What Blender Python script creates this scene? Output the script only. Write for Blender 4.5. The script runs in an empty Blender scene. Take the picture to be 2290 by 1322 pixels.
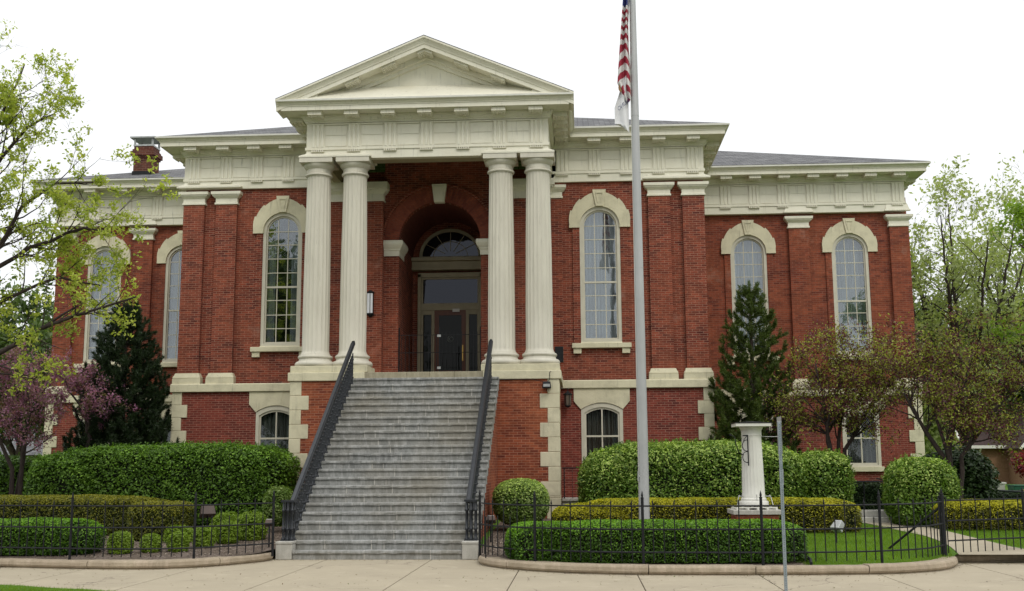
import bpy, math, random
import numpy as np
from mathutils import Vector, Matrix, noise as mnoise
random.seed(7); rng = np.random.default_rng(7)
S = bpy.context.scene; COL = S.collection
R = math.radians
# ---------------------------------------------------------------- camera
cam = bpy.data.cameras.new('camera'); camo = bpy.data.objects.new('camera', cam); COL.objects.link(camo)
YAW, PITCH, ROLL = 0.0605, 0.1520, -0.0055
_f = Vector((-math.sin(YAW)*math.cos(PITCH), math.cos(YAW)*math.cos(PITCH), math.sin(PITCH)))
_r = Vector((math.cos(YAW), math.sin(YAW), 0)); _u = _r.cross(_f)
_r2 = _r*math.cos(ROLL)+_u*math.sin(ROLL); _u2 = -_r*math.sin(ROLL)+_u*math.cos(ROLL)
m = Matrix((( _r2.x,_u2.x,-_f.x,4.072),(_r2.y,_u2.y,-_f.y,-22.2814),(_r2.z,_u2.z,-_f.z,1.8408),(0,0,0,1)))
camo.matrix_world = m
cam.sensor_fit = 'HORIZONTAL'; cam.sensor_width = 36.0; cam.lens = 2475.57/2290*36.0
cam.clip_start = 0.1; cam.clip_end = 2000
S.camera = camo
# ---------------------------------------------------------------- light
w = bpy.data.worlds.new("World"); S.world = w; w.use_nodes = True
nt = w.node_tree; N = nt.nodes; L = nt.links
for n in list(N): N.remove(n)
SUN_EL, SUN_AZ = R(46), R(24)       # azimuth measured to the right of straight-behind-the-camera
sky = N.new('ShaderNodeTexSky'); sky.sky_type = 'NISHITA'; sky.sun_disc = False
sky.sun_elevation = SUN_EL; sky.sun_rotation = math.pi-SUN_AZ
skm = N.new('ShaderNodeVectorMath'); skm.operation = 'SCALE'; skm.inputs['Scale'].default_value = 0.12
L.new(sky.outputs[0], skm.inputs[0])
tc = N.new('ShaderNodeTexCoord'); sep = N.new('ShaderNodeSeparateXYZ'); L.new(tc.outputs['Generated'], sep.inputs[0])
rmp = N.new('ShaderNodeValToRGB'); e = rmp.color_ramp.elements
e[0].position = 0.0; e[0].color = (1.72, 1.74, 1.74, 1); e[1].position = 0.95; e[1].color = (3.0, 3.05, 3.1, 1)
x = rmp.color_ramp.elements.new(0.42); x.color = (1.85, 1.87, 1.88, 1)
L.new(sep.outputs['Z'], rmp.inputs[0])
mx = N.new('ShaderNodeMix'); mx.data_type = 'RGBA'; mx.inputs[0].default_value = 0.9
L.new(skm.outputs[0], mx.inputs[6]); L.new(rmp.outputs[0], mx.inputs[7])
bg = N.new('ShaderNodeBackground'); bg.inputs[1].default_value = 1.0; L.new(mx.outputs[2], bg.inputs[0])
wo = N.new('ShaderNodeOutputWorld'); L.new(bg.outputs[0], wo.inputs[0])
sd = bpy.data.lights.new('sun', 'SUN'); sd.energy = 1.6; sd.angle = R(16); sd.color = (1.0, 0.95, 0.86)
so = bpy.data.objects.new('sun', sd); COL.objects.link(so)
sdir = Vector((math.sin(SUN_AZ)*math.cos(SUN_EL), -math.cos(SUN_AZ)*math.cos(SUN_EL), math.sin(SUN_EL)))
so.rotation_euler = sdir.to_track_quat('Z', 'Y').to_euler(); so.location = (10, -30, 40)
S.view_settings.view_transform = 'Standard'; S.view_settings.look = 'None'
S.view_settings.exposure = -0.62; S.view_settings.gamma = 1.0; S.view_settings.use_curve_mapping = False
S.cycles.max_bounces = 6; S.cycles.transparent_max_bounces = 12
# ---------------------------------------------------------------- helpers
WL = {}
def link(o): COL.objects.link(o); return o
def tag(o, label=None, cat=None, group=None, kind=None):
    if label: o['label'] = label
    if cat: o['category'] = cat
    if group: o['group'] = group
    if kind: o['kind'] = kind
    return o
def thing(name, loc, label, cat, group=None):
    o = bpy.data.objects.new(name, None); link(o); o.empty_display_size = .3
    o.location = loc; WL[o] = Vector(loc); return tag(o, label, cat, group)
class MB:
    def __init__(s): s.v = []; s.f = []
    def add(s, vs, fs):
        k = len(s.v); s.v += [tuple(q) for q in vs]; s.f += [tuple(i+k for i in q) for q in fs]; return s
    def box(s, x0, x1, y0, y1, z0, z1):
        return s.add([(x0,y0,z0),(x1,y0,z0),(x1,y1,z0),(x0,y1,z0),(x0,y0,z1),(x1,y0,z1),(x1,y1,z1),(x0,y1,z1)],
                     [(0,3,2,1),(4,5,6,7),(0,1,5,4),(1,2,6,5),(2,3,7,6),(3,0,4,7)])
    def frus(s, x0, x1, y0, y1, z0, X0, X1, Y0, Y1, z1):
        return s.add([(x0,y0,z0),(x1,y0,z0),(x1,y1,z0),(x0,y1,z0),(X0,Y0,z1),(X1,Y0,z1),(X1,Y1,z1),(X0,Y1,z1)],
                     [(0,3,2,1),(4,5,6,7),(0,1,5,4),(1,2,6,5),(2,3,7,6),(3,0,4,7)])
    def ext_y(s, pts, y0, y1):              # convex-ish polygon of (x,z), extruded in y
        n = len(pts)
        a = sum(pts[i][0]*pts[(i+1)%n][1]-pts[(i+1)%n][0]*pts[i][1] for i in range(n))
        if a < 0: pts = pts[::-1]
        vs = [(p[0],y0,p[1]) for p in pts]+[(p[0],y1,p[1]) for p in pts]
        return s.add(vs, [tuple(range(n)), tuple(range(2*n-1,n-1,-1))]+[(i,i+n,(i+1)%n+n,(i+1)%n) for i in range(n)])
    def ext_x(s, pts, x0, x1):              # polygon of (y,z)
        n = len(pts)
        a = sum(pts[i][0]*pts[(i+1)%n][1]-pts[(i+1)%n][0]*pts[i][1] for i in range(n))
        if a < 0: pts = pts[::-1]
        vs = [(x0,p[0],p[1]) for p in pts]+[(x1,p[0],p[1]) for p in pts]
        return s.add(vs, [tuple(range(n-1,-1,-1)), tuple(range(n,2*n))]+[(i,(i+1)%n,(i+1)%n+n,i+n) for i in range(n)])
    def ext_z(s, pts, z0, z1):
        n = len(pts)
        a = sum(pts[i][0]*pts[(i+1)%n][1]-pts[(i+1)%n][0]*pts[i][1] for i in range(n))
        if a < 0: pts = pts[::-1]
        vs = [(p[0],p[1],z0) for p in pts]+[(p[0],p[1],z1) for p in pts]
        return s.add(vs, [tuple(range(n-1,-1,-1)), tuple(range(n,2*n))]+[(i,(i+1)%n,(i+1)%n+n,i+n) for i in range(n)])
    def tube(s, pts, rad, n=6, cap=True):
        pts = [Vector(p) for p in pts]; k0 = len(s.v)
        rad = rad if isinstance(rad, (list, tuple)) else [rad]*len(pts)
        ref = None
        for i, p in enumerate(pts):
            d = (pts[min(i+1,len(pts)-1)]-pts[max(i-1,0)])
            if d.length < 1e-9: d = Vector((0,0,1))
            d.normalize()
            if ref is None: ref = d.orthogonal().normalized()
            a = (ref-d*ref.dot(d))
            a = a.normalized() if a.length > 1e-6 else d.orthogonal().normalized()
            ref = a; b = d.cross(a)
            for j in range(n):
                t = 2*math.pi*j/n; s.v.append(tuple(p+(a*math.cos(t)+b*math.sin(t))*rad[i]))
        for i in range(len(pts)-1):
            for j in range(n):
                s.f.append((k0+i*n+j, k0+i*n+(j+1)%n, k0+(i+1)*n+(j+1)%n, k0+(i+1)*n+j))
        if cap:
            s.f.append(tuple(k0+j for j in range(n-1,-1,-1))); s.f.append(tuple(k0+(len(pts)-1)*n+j for j in range(n)))
        return s
    def lathe(s, prof, cx, cy, n=24, flute=None):   # prof (r,z[,fluted])
        k0 = len(s.v)
        for q in prof:
            r, z = q[0], q[1]; fl = len(q) > 2 and q[2]
            for j in range(n):
                t = 2*math.pi*j/n; rr = r
                if fl and flute: rr = r-flute[1]*abs(math.sin(flute[0]*t/2))**.7
                s.v.append((cx+rr*math.cos(t), cy+rr*math.sin(t), z))
        for i in range(len(prof)-1):
            for j in range(n):
                s.f.append((k0+i*n+j, k0+i*n+(j+1)%n, k0+(i+1)*n+(j+1)%n, k0+(i+1)*n+j))
        s.f.append(tuple(k0+j for j in range(n-1,-1,-1))); s.f.append(tuple(k0+(len(prof)-1)*n+j for j in range(n)))
        return s
    def sweep(s, prof, path, closed_ends=True):     # prof (out,z) outward from an (x,y) path; outward = right of travel
        pts = [Vector((p[0],p[1])) for p in path]; n = len(pts); m_ = len(prof); k0 = len(s.v)
        for i in range(n):
            if i == 0: d = (pts[1]-pts[0]).normalized(); o = Vector((d.y,-d.x)); sc = 1
            elif i == n-1: d = (pts[-1]-pts[-2]).normalized(); o = Vector((d.y,-d.x)); sc = 1
            else:
                d1 = (pts[i]-pts[i-1]).normalized(); d2 = (pts[i+1]-pts[i]).normalized()
                o1 = Vector((d1.y,-d1.x)); o2 = Vector((d2.y,-d2.x)); o = (o1+o2).normalized(); sc = 1/max(.2, o.dot(o1))
            for (a, z) in prof: s.v.append((pts[i].x+o.x*a*sc, pts[i].y+o.y*a*sc, z))
        for i in range(n-1):
            for j in range(m_-1):
                s.f.append((k0+i*m_+j, k0+(i+1)*m_+j, k0+(i+1)*m_+j+1, k0+i*m_+j+1))
        if closed_ends:
            s.f.append(tuple(k0+j for j in range(m_-1,-1,-1))); s.f.append(tuple(k0+(n-1)*m_+j for j in range(m_)))
        return s
    def shape(s, outer, holes, y0, y1):     # (x,z) polygon with holes, solid from y0 to y1
        cu = bpy.data.curves.new('c', 'CURVE'); cu.dimensions = '2D'; cu.fill_mode = 'BOTH'; cu.extrude = (y1-y0)/2
        for pl in [outer]+list(holes):
            sp = cu.splines.new('POLY'); sp.points.add(len(pl)-1)
            for i, p in enumerate(pl): sp.points[i].co = (p[0], p[1], 0, 1)
            sp.use_cyclic_u = True
        o = bpy.data.objects.new('c', cu); me = bpy.data.meshes.new_from_object(o)
        s.add([(v.co.x, (y0+y1)/2-v.co.z, v.co.y) for v in me.vertices], [tuple(p.vertices) for p in me.polygons])
        bpy.data.objects.remove(o); bpy.data.curves.remove(cu); bpy.data.meshes.remove(me); return s
    def shift(s, dx, dy, dz): s.v = [(a+dx,b+dy,c+dz) for a,b,c in s.v]; return s
def mk(name, me, mat, parent, loc):
    o = bpy.data.objects.new(name, me); link(o)
    if mat is not None and not me.materials: me.materials.append(mat)
    loc = Vector(loc); WL[o] = loc
    if parent is not None: o.parent = parent; o.location = loc-WL[parent]
    else: o.location = loc
    return o
def obj(name, mb, mat, parent=None, base=None, smooth=False, bevel=0):
    """links the world-space shapes of mb as one mesh object with its origin at base (or at its parent's)"""
    base = Vector(base) if base is not None else (WL[parent] if parent is not None else Vector((0,0,0)))
    me = bpy.data.meshes.new(name); me.from_pydata([(a-base.x,b-base.y,c-base.z) for a,b,c in mb.v], [], mb.f); me.update()
    o = mk(name, me, mat, parent, base)
    if smooth:
        me.polygons.foreach_set('use_smooth', [True]*len(me.polygons))
        if smooth != 'all':
            me.set_sharp_from_angle(angle=R(40))
    if bevel:
        b = o.modifiers.new('bevel', 'BEVEL'); b.width = bevel; b.segments = 2; b.limit_method = 'ANGLE'; b.angle_limit = R(35)
    return o
def again(src, loc, parent=None, name=None):      # a copy of a part (mesh shared) at world place loc
    o = src.copy(); link(o); loc = Vector(loc); WL[o] = loc
    o.parent = parent; o.location = loc-WL[parent] if parent else loc
    for k in ('label',):
        if k in o: del o[k]
    return o
def quads(name, V, mat, parent=None, base=(0,0,0), k=4):   # V: (n,k,3) numpy
    n = len(V); me = bpy.data.meshes.new(name); b = np.array(base, float)
    co = (V.reshape(-1,3)-b).astype(np.float32)
    me.vertices.add(n*k); me.vertices.foreach_set('co', co.ravel())
    me.loops.add(n*k); me.loops.foreach_set('vertex_index', np.arange(n*k, dtype=np.int32))
    me.polygons.add(n); me.polygons.foreach_set('loop_start', np.arange(0, n*k, k, dtype=np.int32))
    me.update(calc_edges=True); me.validate()
    return mk(name, me, mat, parent, base)
# ---------------------------------------------------------------- materials
def newmat(name):
    mt = bpy.data.materials.new(name); mt.use_nodes = True; t = mt.node_tree
    for n in list(t.nodes): t.nodes.remove(n)
    out = t.nodes.new('ShaderNodeOutputMaterial'); return mt, t, out
def nd(t, kind, **kw):
    n = t.nodes.new(kind)
    for k, v in kw.items(): setattr(n, k, v)
    return n
def mixc(t, fac, a, b, blend='MIX'):
    n = nd(t, 'ShaderNodeMix', data_type='RGBA', blend_type=blend)
    for s_, v in ((0, fac), (6, a), (7, b)):
        if hasattr(v, 'is_linked') or isinstance(v, bpy.types.NodeSocket): t.links.new(v, n.inputs[s_])
        else: n.inputs[s_].default_value = v if s_ == 0 else (*v, 1)
    return n.outputs[2]
def noise(t, co, scale, detail=4, rough=.6, lo=.35, hi=.65, dist=0):
    n = nd(t, 'ShaderNodeTexNoise'); n.inputs['Scale'].default_value = scale; n.inputs['Detail'].default_value = detail
    n.inputs['Roughness'].default_value = rough; n.inputs['Distortion'].default_value = dist
    if co is not None: t.links.new(co, n.inputs['Vector'])
    mr = nd(t, 'ShaderNodeMapRange'); mr.inputs[1].default_value = lo; mr.inputs[2].default_value = hi
    t.links.new(n.outputs[0], mr.inputs[0]); return mr.outputs[0]
def scaled(t, co, sc):
    mp = nd(t, 'ShaderNodeMapping'); mp.inputs['Scale'].default_value = sc; t.links.new(co, mp.inputs['Vector']); return mp.outputs[0]
def bump(t, h, s_=.3, d=.02):
    b = nd(t, 'ShaderNodeBump'); b.inputs['Strength'].default_value = s_; b.inputs['Distance'].default_value = d
    t.links.new(h, b.inputs['Height']); return b.outputs[0]
def princ(t, out, col, rough=.7, normal=None, metal=0, spec=.3):
    p = nd(t, 'ShaderNodeBsdfPrincipled')
    if isinstance(col, bpy.types.NodeSocket): t.links.new(col, p.inputs['Base Color'])
    else: p.inputs['Base Color'].default_value = (*col, 1)
    if isinstance(rough, bpy.types.NodeSocket): t.links.new(rough, p.inputs['Roughness'])
    else: p.inputs['Roughness'].default_value = rough
    p.inputs['Metallic'].default_value = metal; p.inputs['Specular IOR Level'].default_value = spec
    if normal is not None: t.links.new(normal, p.inputs['Normal'])
    t.links.new(p.outputs[0], out.inputs[0]); return p
def simple(name, a, b, scale=6, rough=.7, bs=0, metal=0, spec=.3, stretch=(1,1,1), bscale=None, c=None, cscale=1.2, streak=0):
    mt, t, out = newmat(name); tc = nd(t, 'ShaderNodeTexCoord').outputs['Object']; co = scaled(t, tc, stretch)
    col = mixc(t, noise(t, co, scale, 6), a, b)
    if c: col = mixc(t, noise(t, tc, cscale, 5, .65, .5, .72), col, c)
    if streak:
        k1 = noise(t, scaled(t, tc, (7,7,.45)), 2.2, 5, .7, .56, .76); k2 = noise(t, tc, 1.7, 4, .6, .40, .62)
        mm = nd(t, 'ShaderNodeMath', operation='MULTIPLY'); t.links.new(k1, mm.inputs[0]); t.links.new(k2, mm.inputs[1])
        m2 = nd(t, 'ShaderNodeMath', operation='MULTIPLY'); t.links.new(mm.outputs[0], m2.inputs[0]); m2.inputs[1].default_value = streak
        col = mixc(t, m2.outputs[0], col, tuple(q*.42 for q in a))
        col = mixc(t, noise(t, tc, 38, 3, .7, .70, .74), col, tuple(q*.6 for q in a))
    nm = bump(t, noise(t, tc, bscale or scale*4, 5, .65, 0, 1), bs, .02) if bs else None
    princ(t, out, col, rough, nm, metal, spec); return mt
def brickmat(name, c1, c2, mort, patch, radial=None, mw=.0075):
    mt, t, out = newmat(name); tc = nd(t, 'ShaderNodeTexCoord').outputs['Object']
    geo = nd(t, 'ShaderNodeNewGeometry'); sp = nd(t, 'ShaderNodeSeparateXYZ'); t.links.new(tc, sp.inputs[0])
    sn = nd(t, 'ShaderNodeSeparateXYZ'); t.links.new(geo.outputs['True Normal'], sn.inputs[0])
    ab = nd(t, 'ShaderNodeMath', operation='ABSOLUTE'); t.links.new(sn.outputs[0], ab.inputs[0])
    gt = nd(t, 'ShaderNodeMath', operation='GREATER_THAN'); gt.inputs[1].default_value = .6; t.links.new(ab.outputs[0], gt.inputs[0])
    mu = nd(t, 'ShaderNodeMix', data_type='FLOAT'); t.links.new(gt.outputs[0], mu.inputs[0]); t.links.new(sp.outputs[0], mu.inputs[2]); t.links.new(sp.outputs[1], mu.inputs[3])
    cb = nd(t, 'ShaderNodeCombineXYZ')
    if radial is None:
        t.links.new(mu.outputs[0], cb.inputs[0]); t.links.new(sp.outputs[2], cb.inputs[1])
    else:       # voussoirs: angle around (0, radial) along one axis, radius along the other
        sb = nd(t, 'ShaderNodeMath', operation='SUBTRACT'); t.links.new(sp.outputs[2], sb.inputs[0]); sb.inputs[1].default_value = radial
        at = nd(t, 'ShaderNodeMath', operation='ARCTAN2'); t.links.new(sb.outputs[0], at.inputs[0]); t.links.new(sp.outputs[0], at.inputs[1])
        ml = nd(t, 'ShaderNodeMath', operation='MULTIPLY'); t.links.new(at.outputs[0], ml.inputs[0]); ml.inputs[1].default_value = 1.4
        ln = nd(t, 'ShaderNodeVectorMath', operation='LENGTH'); c3 = nd(t, 'ShaderNodeCombineXYZ')
        t.links.new(sp.outputs[0], c3.inputs[0]); t.links.new(sb.outputs[0], c3.inputs[1]); t.links.new(c3.outputs[0], ln.inputs[0])
        t.links.new(ln.outputs['Value'], cb.inputs[0]); t.links.new(ml.outputs[0], cb.inputs[1])
    bt = nd(t, 'ShaderNodeTexBrick'); t.links.new(cb.outputs[0], bt.inputs['Vector'])
    bt.inputs['Scale'].default_value = 1; bt.inputs['Brick Width'].default_value = .213; bt.inputs['Row Height'].default_value = .0655
    bt.inputs['Mortar Size'].default_value = mw; bt.inputs['Mortar Smooth'].default_value = .2
    bt.inputs['Color1'].default_value = (*c1, 1); bt.inputs['Color2'].default_value = (*c2, 1); bt.inputs['Mortar'].default_value = (*mort, 1)
    bt.offset = .5
    n1 = noise(t, tc, .8, 6, .65, .40, .64); n2 = noise(t, tc, 4.5, 4, .6, .3, .7); n3 = noise(t, scaled(t, tc, (1,1,6)), 7, 3, .7, .25, .75)
    col = mixc(t, n1, bt.outputs[0], mixc(t, .45, bt.outputs[0], patch))
    col = mixc(t, .7, col, mixc(t, n2, (.72,.71,.71), (1.32,1.32,1.28)), 'MULTIPLY')
    col = mixc(t, .55, col, mixc(t, n3, (.66,.62,.62), (1.25,1.2,1.15)), 'MULTIPLY')
    n4 = noise(t, tc, .8, 6, .7, .62, .8)
    mf = nd(t, 'ShaderNodeMath', operation='MULTIPLY'); t.links.new(n4, mf.inputs[0]); mf.inputs[1].default_value = .38
    col = mixc(t, mf.outputs[0], col, (.45,.34,.28))
    inv = nd(t, 'ShaderNodeMath', operation='SUBTRACT'); inv.inputs[0].default_value = 1; t.links.new(bt.outputs['Fac'], inv.inputs[1])
    princ(t, out, col, .85, bump(t, inv.outputs[0], .5, .006), 0, .2); return mt
def leafmat(name, a, b, c=None, trans=.35, nscale=1.6, cfac=(.52,.62), two=None):
    mt, t, out = newmat(name); geo = nd(t, 'ShaderNodeNewGeometry'); tc = nd(t, 'ShaderNodeTexCoord').outputs['Object']
    rf_ = geo.outputs['Random Per Island']
    if two:
        g_ = nd(t, 'ShaderNodeMath', operation='GREATER_THAN'); g_.inputs[1].default_value = two; t.links.new(rf_, g_.inputs[0]); rf_ = g_.outputs[0]
    col = mixc(t, rf_, a, b)
    k = mixc(t, noise(t, tc, nscale, 3, .6, .3, .7), (.72,.75,.7), (1.22,1.2,1.15))
    col = mixc(t, 1.0, col, k, 'MULTIPLY')
    if c: col = mixc(t, noise(t, tc, nscale*3.1, 3, .7, cfac[0], cfac[1]), col, c)
    d = nd(t, 'ShaderNodeBsdfPrincipled'); t.links.new(col, d.inputs['Base Color']); d.inputs['Roughness'].default_value = .5; d.inputs['Specular IOR Level'].default_value = .35
    tr = nd(t, 'ShaderNodeBsdfTranslucent'); t.links.new(mixc(t, 1.0, col, (1.25,1.35,.6), 'MULTIPLY'), tr.inputs[0])
    ms = nd(t, 'ShaderNodeMixShader'); ms.inputs[0].default_value = trans
    t.links.new(d.outputs[0], ms.inputs[1]); t.links.new(tr.outputs[0], ms.inputs[2]); t.links.new(ms.outputs[0], out.inputs[0]); return mt
M = {}
M['brick'] = brickmat('red_brick', (.232,.053,.031), (.080,.018,.015), (.29,.16,.115), (.275,.080,.040))
M['brick_wing'] = brickmat('red_brick_wing', (.245,.058,.031), (.092,.020,.015), (.20,.095,.068), (.29,.088,.040), mw=.009)
M['brick_base'] = brickmat('ground_floor_brick', (.205,.042,.030), (.088,.018,.016), (.29,.16,.12), (.23,.050,.032))
M['brick_porch'] = brickmat('portico_block_brick', (.285,.076,.036), (.115,.024,.017), (.32,.16,.105), (.35,.115,.048))
M['brick_old'] = brickmat('sooty_chimney_brick', (.120,.040,.028), (.060,.020,.016), (.18,.12,.09), (.14,.05,.033))
M['voussoir'] = brickmat('arch_brick', (.235,.062,.036), (.14,.034,.026), (.12,.055,.04), (.26,.075,.04), radial=8.40-0)
M['cream'] = simple('cream_paint', (.72,.695,.575), (.67,.645,.53), 2.2, .6, .12, bscale=14, c=(.64,.605,.48), cscale=.9, streak=1.0)
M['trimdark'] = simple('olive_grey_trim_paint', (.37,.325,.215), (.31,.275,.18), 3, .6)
M['cream_stone'] = simple('painted_stone', (.62,.575,.41), (.56,.52,.365), 3, .75, .3, bscale=16, c=(.47,.435,.31), cscale=1.5, streak=1.1)
M['column'] = simple('column_paint', (.59,.56,.465), (.53,.50,.415), 2.5, .55, .1, stretch=(2,2,.4), bscale=12, streak=.8)
M['white'] = simple('white_paint', (.66,.65,.59), (.60,.59,.53), 3, .5)
M['white_trim'] = simple('weathered_white_edge', (.70,.69,.62), (.60,.59,.53), 3, .5)
M['frame'] = simple('window_frame_paint', (.56,.53,.43), (.50,.475,.38), 4, .5)
M['dark'] = simple('dark_room', (.02,.02,.02), (.03,.03,.03), 2, .9)
M['iron'] = simple('black_iron', (.006,.0065,.008), (.012,.013,.015), 12, .55, .15, spec=.25)
M['iron_rail'] = simple('black_painted_iron', (.012,.014,.018), (.020,.023,.028), 9, .38, .15, spec=.4)
M['shingle'] = simple('grey_shingles', (.165,.165,.168), (.085,.085,.088), 10, .9, .5, stretch=(1,1,6))
mt, t, out = newmat('shingle_courses'); tc = nd(t, 'ShaderNodeTexCoord').outputs['Object']; bt = nd(t, 'ShaderNodeTexBrick'); t.links.new(tc, bt.inputs['Vector'])
for k_, v_ in (('Scale', 1), ('Brick Width', .33), ('Row Height', .17), ('Mortar Size', .012)): bt.inputs[k_].default_value = v_
for k_, v_ in (('Color1', (.20,.20,.205,1)), ('Color2', (.105,.105,.11,1)), ('Mortar', (.05,.05,.052,1))): bt.inputs[k_].default_value = v_
col = mixc(t, .6, bt.outputs[0], mixc(t, noise(t, tc, 1.4, 5, .7), (.7,.7,.7), (1.25,1.25,1.22)), 'MULTIPLY'); princ(t, out, col, .9, bump(t, noise(t, tc, 30, 4), .5, .02), 0, .2); M['shingle'] = mt
M['metal'] = simple('grey_metal', (.42,.43,.42), (.34,.35,.34), 8, .45, .08, metal=.4)
M['pole'] = simple('flagpole_metal', (.42,.425,.42), (.36,.365,.36), 3, .45, .05, metal=.25, stretch=(1,1,.4))
M['galv'] = simple('galvanised_steel', (.30,.34,.36), (.22,.26,.28), 20, .5, .1, metal=.3)
M['bark'] = simple('tree_bark', (.055,.040,.030), (.10,.078,.06), 9, .95, .6, stretch=(2,2,.5))
M['bark_dark'] = simple('dark_bark', (.028,.020,.018), (.055,.040,.034), 9, .95, .6, stretch=(2,2,.5))
M['woodpaint'] = simple('varnished_wood_door', (.14,.045,.018), (.10,.032,.014), 5, .4, .1, stretch=(6,1,.4))
M['curtain'] = simple('sheer_curtain', (.56,.585,.60), (.40,.42,.44), 3, .9, stretch=(8,1,.3))
M['curtain_grey'] = simple('grey_lace_curtain', (.22,.22,.185), (.05,.05,.042), 3, .9, stretch=(10,1,.2))
def stonemat(name, a, b, c, scale=2.5, bs=.5, brown=None):
    mt, t, out = newmat(name); tc = nd(t, 'ShaderNodeTexCoord').outputs['Object']
    col = mixc(t, noise(t, tc, scale, 7, .7), a, b)
    col = mixc(t, noise(t, scaled(t, tc, (3,1,.7)), 3.5, 5, .7, .45, .8), col, c)
    if brown: col = mixc(t, noise(t, scaled(t, tc, (1,.5,1)), .55, 4, .6, .4, .62), col, mixc(t, .55, col, brown))
    sp = noise(t, tc, 55, 3, .7, .2, .8); col = mixc(t, .35, col, mixc(t, sp, (.7,.7,.7), (1.3,1.3,1.3)), 'MULTIPLY')
    princ(t, out, col, .85, bump(t, noise(t, tc, 22, 6, .7, 0, 1), bs, .02), 0, .25); return mt
M['step'] = stonemat('weathered_step_stone', (.270,.272,.258), (.165,.168,.160), (.43,.43,.415), 2.2, .8, (.235,.21,.16))
M['mortar'] = simple('pale_mortar', (.58,.56,.50), (.44,.42,.37), 9, .9)
M['landing'] = stonemat('landing_stone', (.30,.265,.18), (.24,.215,.15), (.4,.36,.26), 2.2, .4)
M['kerb'] = stonemat('buff_kerb_stone', (.36,.30,.215), (.25,.205,.145), (.47,.38,.29), 1.8, .6, (.30,.24,.17))
M['concrete'] = stonemat('old_concrete', (.40,.385,.34), (.31,.30,.265), (.46,.44,.40), 3, .4)
# sidewalk: broad cast slabs with tooled joints
mt, t, out = newmat('sidewalk_concrete'); tc = nd(t, 'ShaderNodeTexCoord').outputs['Object']
col = mixc(t, noise(t, tc, .7, 6, .6), (.375,.325,.238), (.335,.29,.213)); col = mixc(t, noise(t, tc, 2.2, 6, .7, .55, .75), col, (.43,.375,.28))
col = mixc(t, noise(t, scaled(t, tc, (.5,1.6,1)), 1.3, 6, .72, .58, .74), col, (.33,.285,.21))
col = mixc(t, .35, col, mixc(t, noise(t, tc, 60, 3, .7, .2, .8), (.78,.78,.78), (1.2,1.2,1.2)), 'MULTIPLY')
vo = nd(t, 'ShaderNodeTexVoronoi', feature='DISTANCE_TO_EDGE'); vo.inputs['Scale'].default_value = .42
wp = nd(t, 'ShaderNodeVectorMath', operation='ADD'); nn_ = nd(t, 'ShaderNodeTexNoise'); nn_.inputs['Scale'].default_value = 2.2; nn_.inputs['Detail'].default_value = 6; t.links.new(tc, nn_.inputs['Vector'])
sc_ = nd(t, 'ShaderNodeVectorMath', operation='SCALE'); sc_.inputs['Scale'].default_value = .55; t.links.new(nn_.outputs['Color'], sc_.inputs[0]); t.links.new(tc, wp.inputs[0]); t.links.new(sc_.outputs[0], wp.inputs[1]); t.links.new(wp.outputs[0], vo.inputs['Vector'])
lt_ = nd(t, 'ShaderNodeMath', operation='LESS_THAN'); lt_.inputs[1].default_value = .0035; t.links.new(vo.outputs[0], lt_.inputs[0])
ck = nd(t, 'ShaderNodeMath', operation='MULTIPLY'); t.links.new(lt_.outputs[0], ck.inputs[0]); t.links.new(noise(t, tc, .35, 3, .5, .50, .54), ck.inputs[1])
col = mixc(t, ck.outputs[0], col, (.16,.13,.10)); col = mixc(t, noise(t, tc, 9, 3, .6, .72, .75), col, (.30,.25,.19))
col = mixc(t, noise(t, scaled(t, tc, (.25,2.5,1)), 1.6, 5, .7, .60, .80), col, (.27,.23,.17))
princ(t, out, col, .9, bump(t, noise(t, tc, 40, 5, .7, 0, 1), .35, .01), 0, .2); M['walk'] = mt
# lawn and mulch
mt, t, out = newmat('lawn_ground'); tc = nd(t, 'ShaderNodeTexCoord').outputs['Object']
col = mixc(t, noise(t, tc, 1.0, 6, .65), (.078,.165,.005), (.108,.20,.008)); col = mixc(t, noise(t, tc, 22, 4, .7), col, (.060,.150,.009))
princ(t, out, col, .9, bump(t, noise(t, tc, 60, 4, .7, 0, 1), .8, .04)); M['lawn'] = mt
mt, t, out = newmat('mulch'); tc = nd(t, 'ShaderNodeTexCoord').outputs['Object']
vo = nd(t, 'ShaderNodeTexVoronoi'); vo.inputs['Scale'].default_value = 26; t.links.new(tc, vo.inputs['Vector'])
hs = nd(t, 'ShaderNodeSeparateColor'); t.links.new(vo.outputs['Color'], hs.inputs[0])
col = mixc(t, hs.outputs[0], (.075,.055,.042), (.23,.18,.15)); col = mixc(t, noise(t, tc, 3, 5), col, (.10,.075,.055))
princ(t, out, col, .95, bump(t, vo.outputs['Distance'], .9, .03)); M['mulch'] = mt
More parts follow.
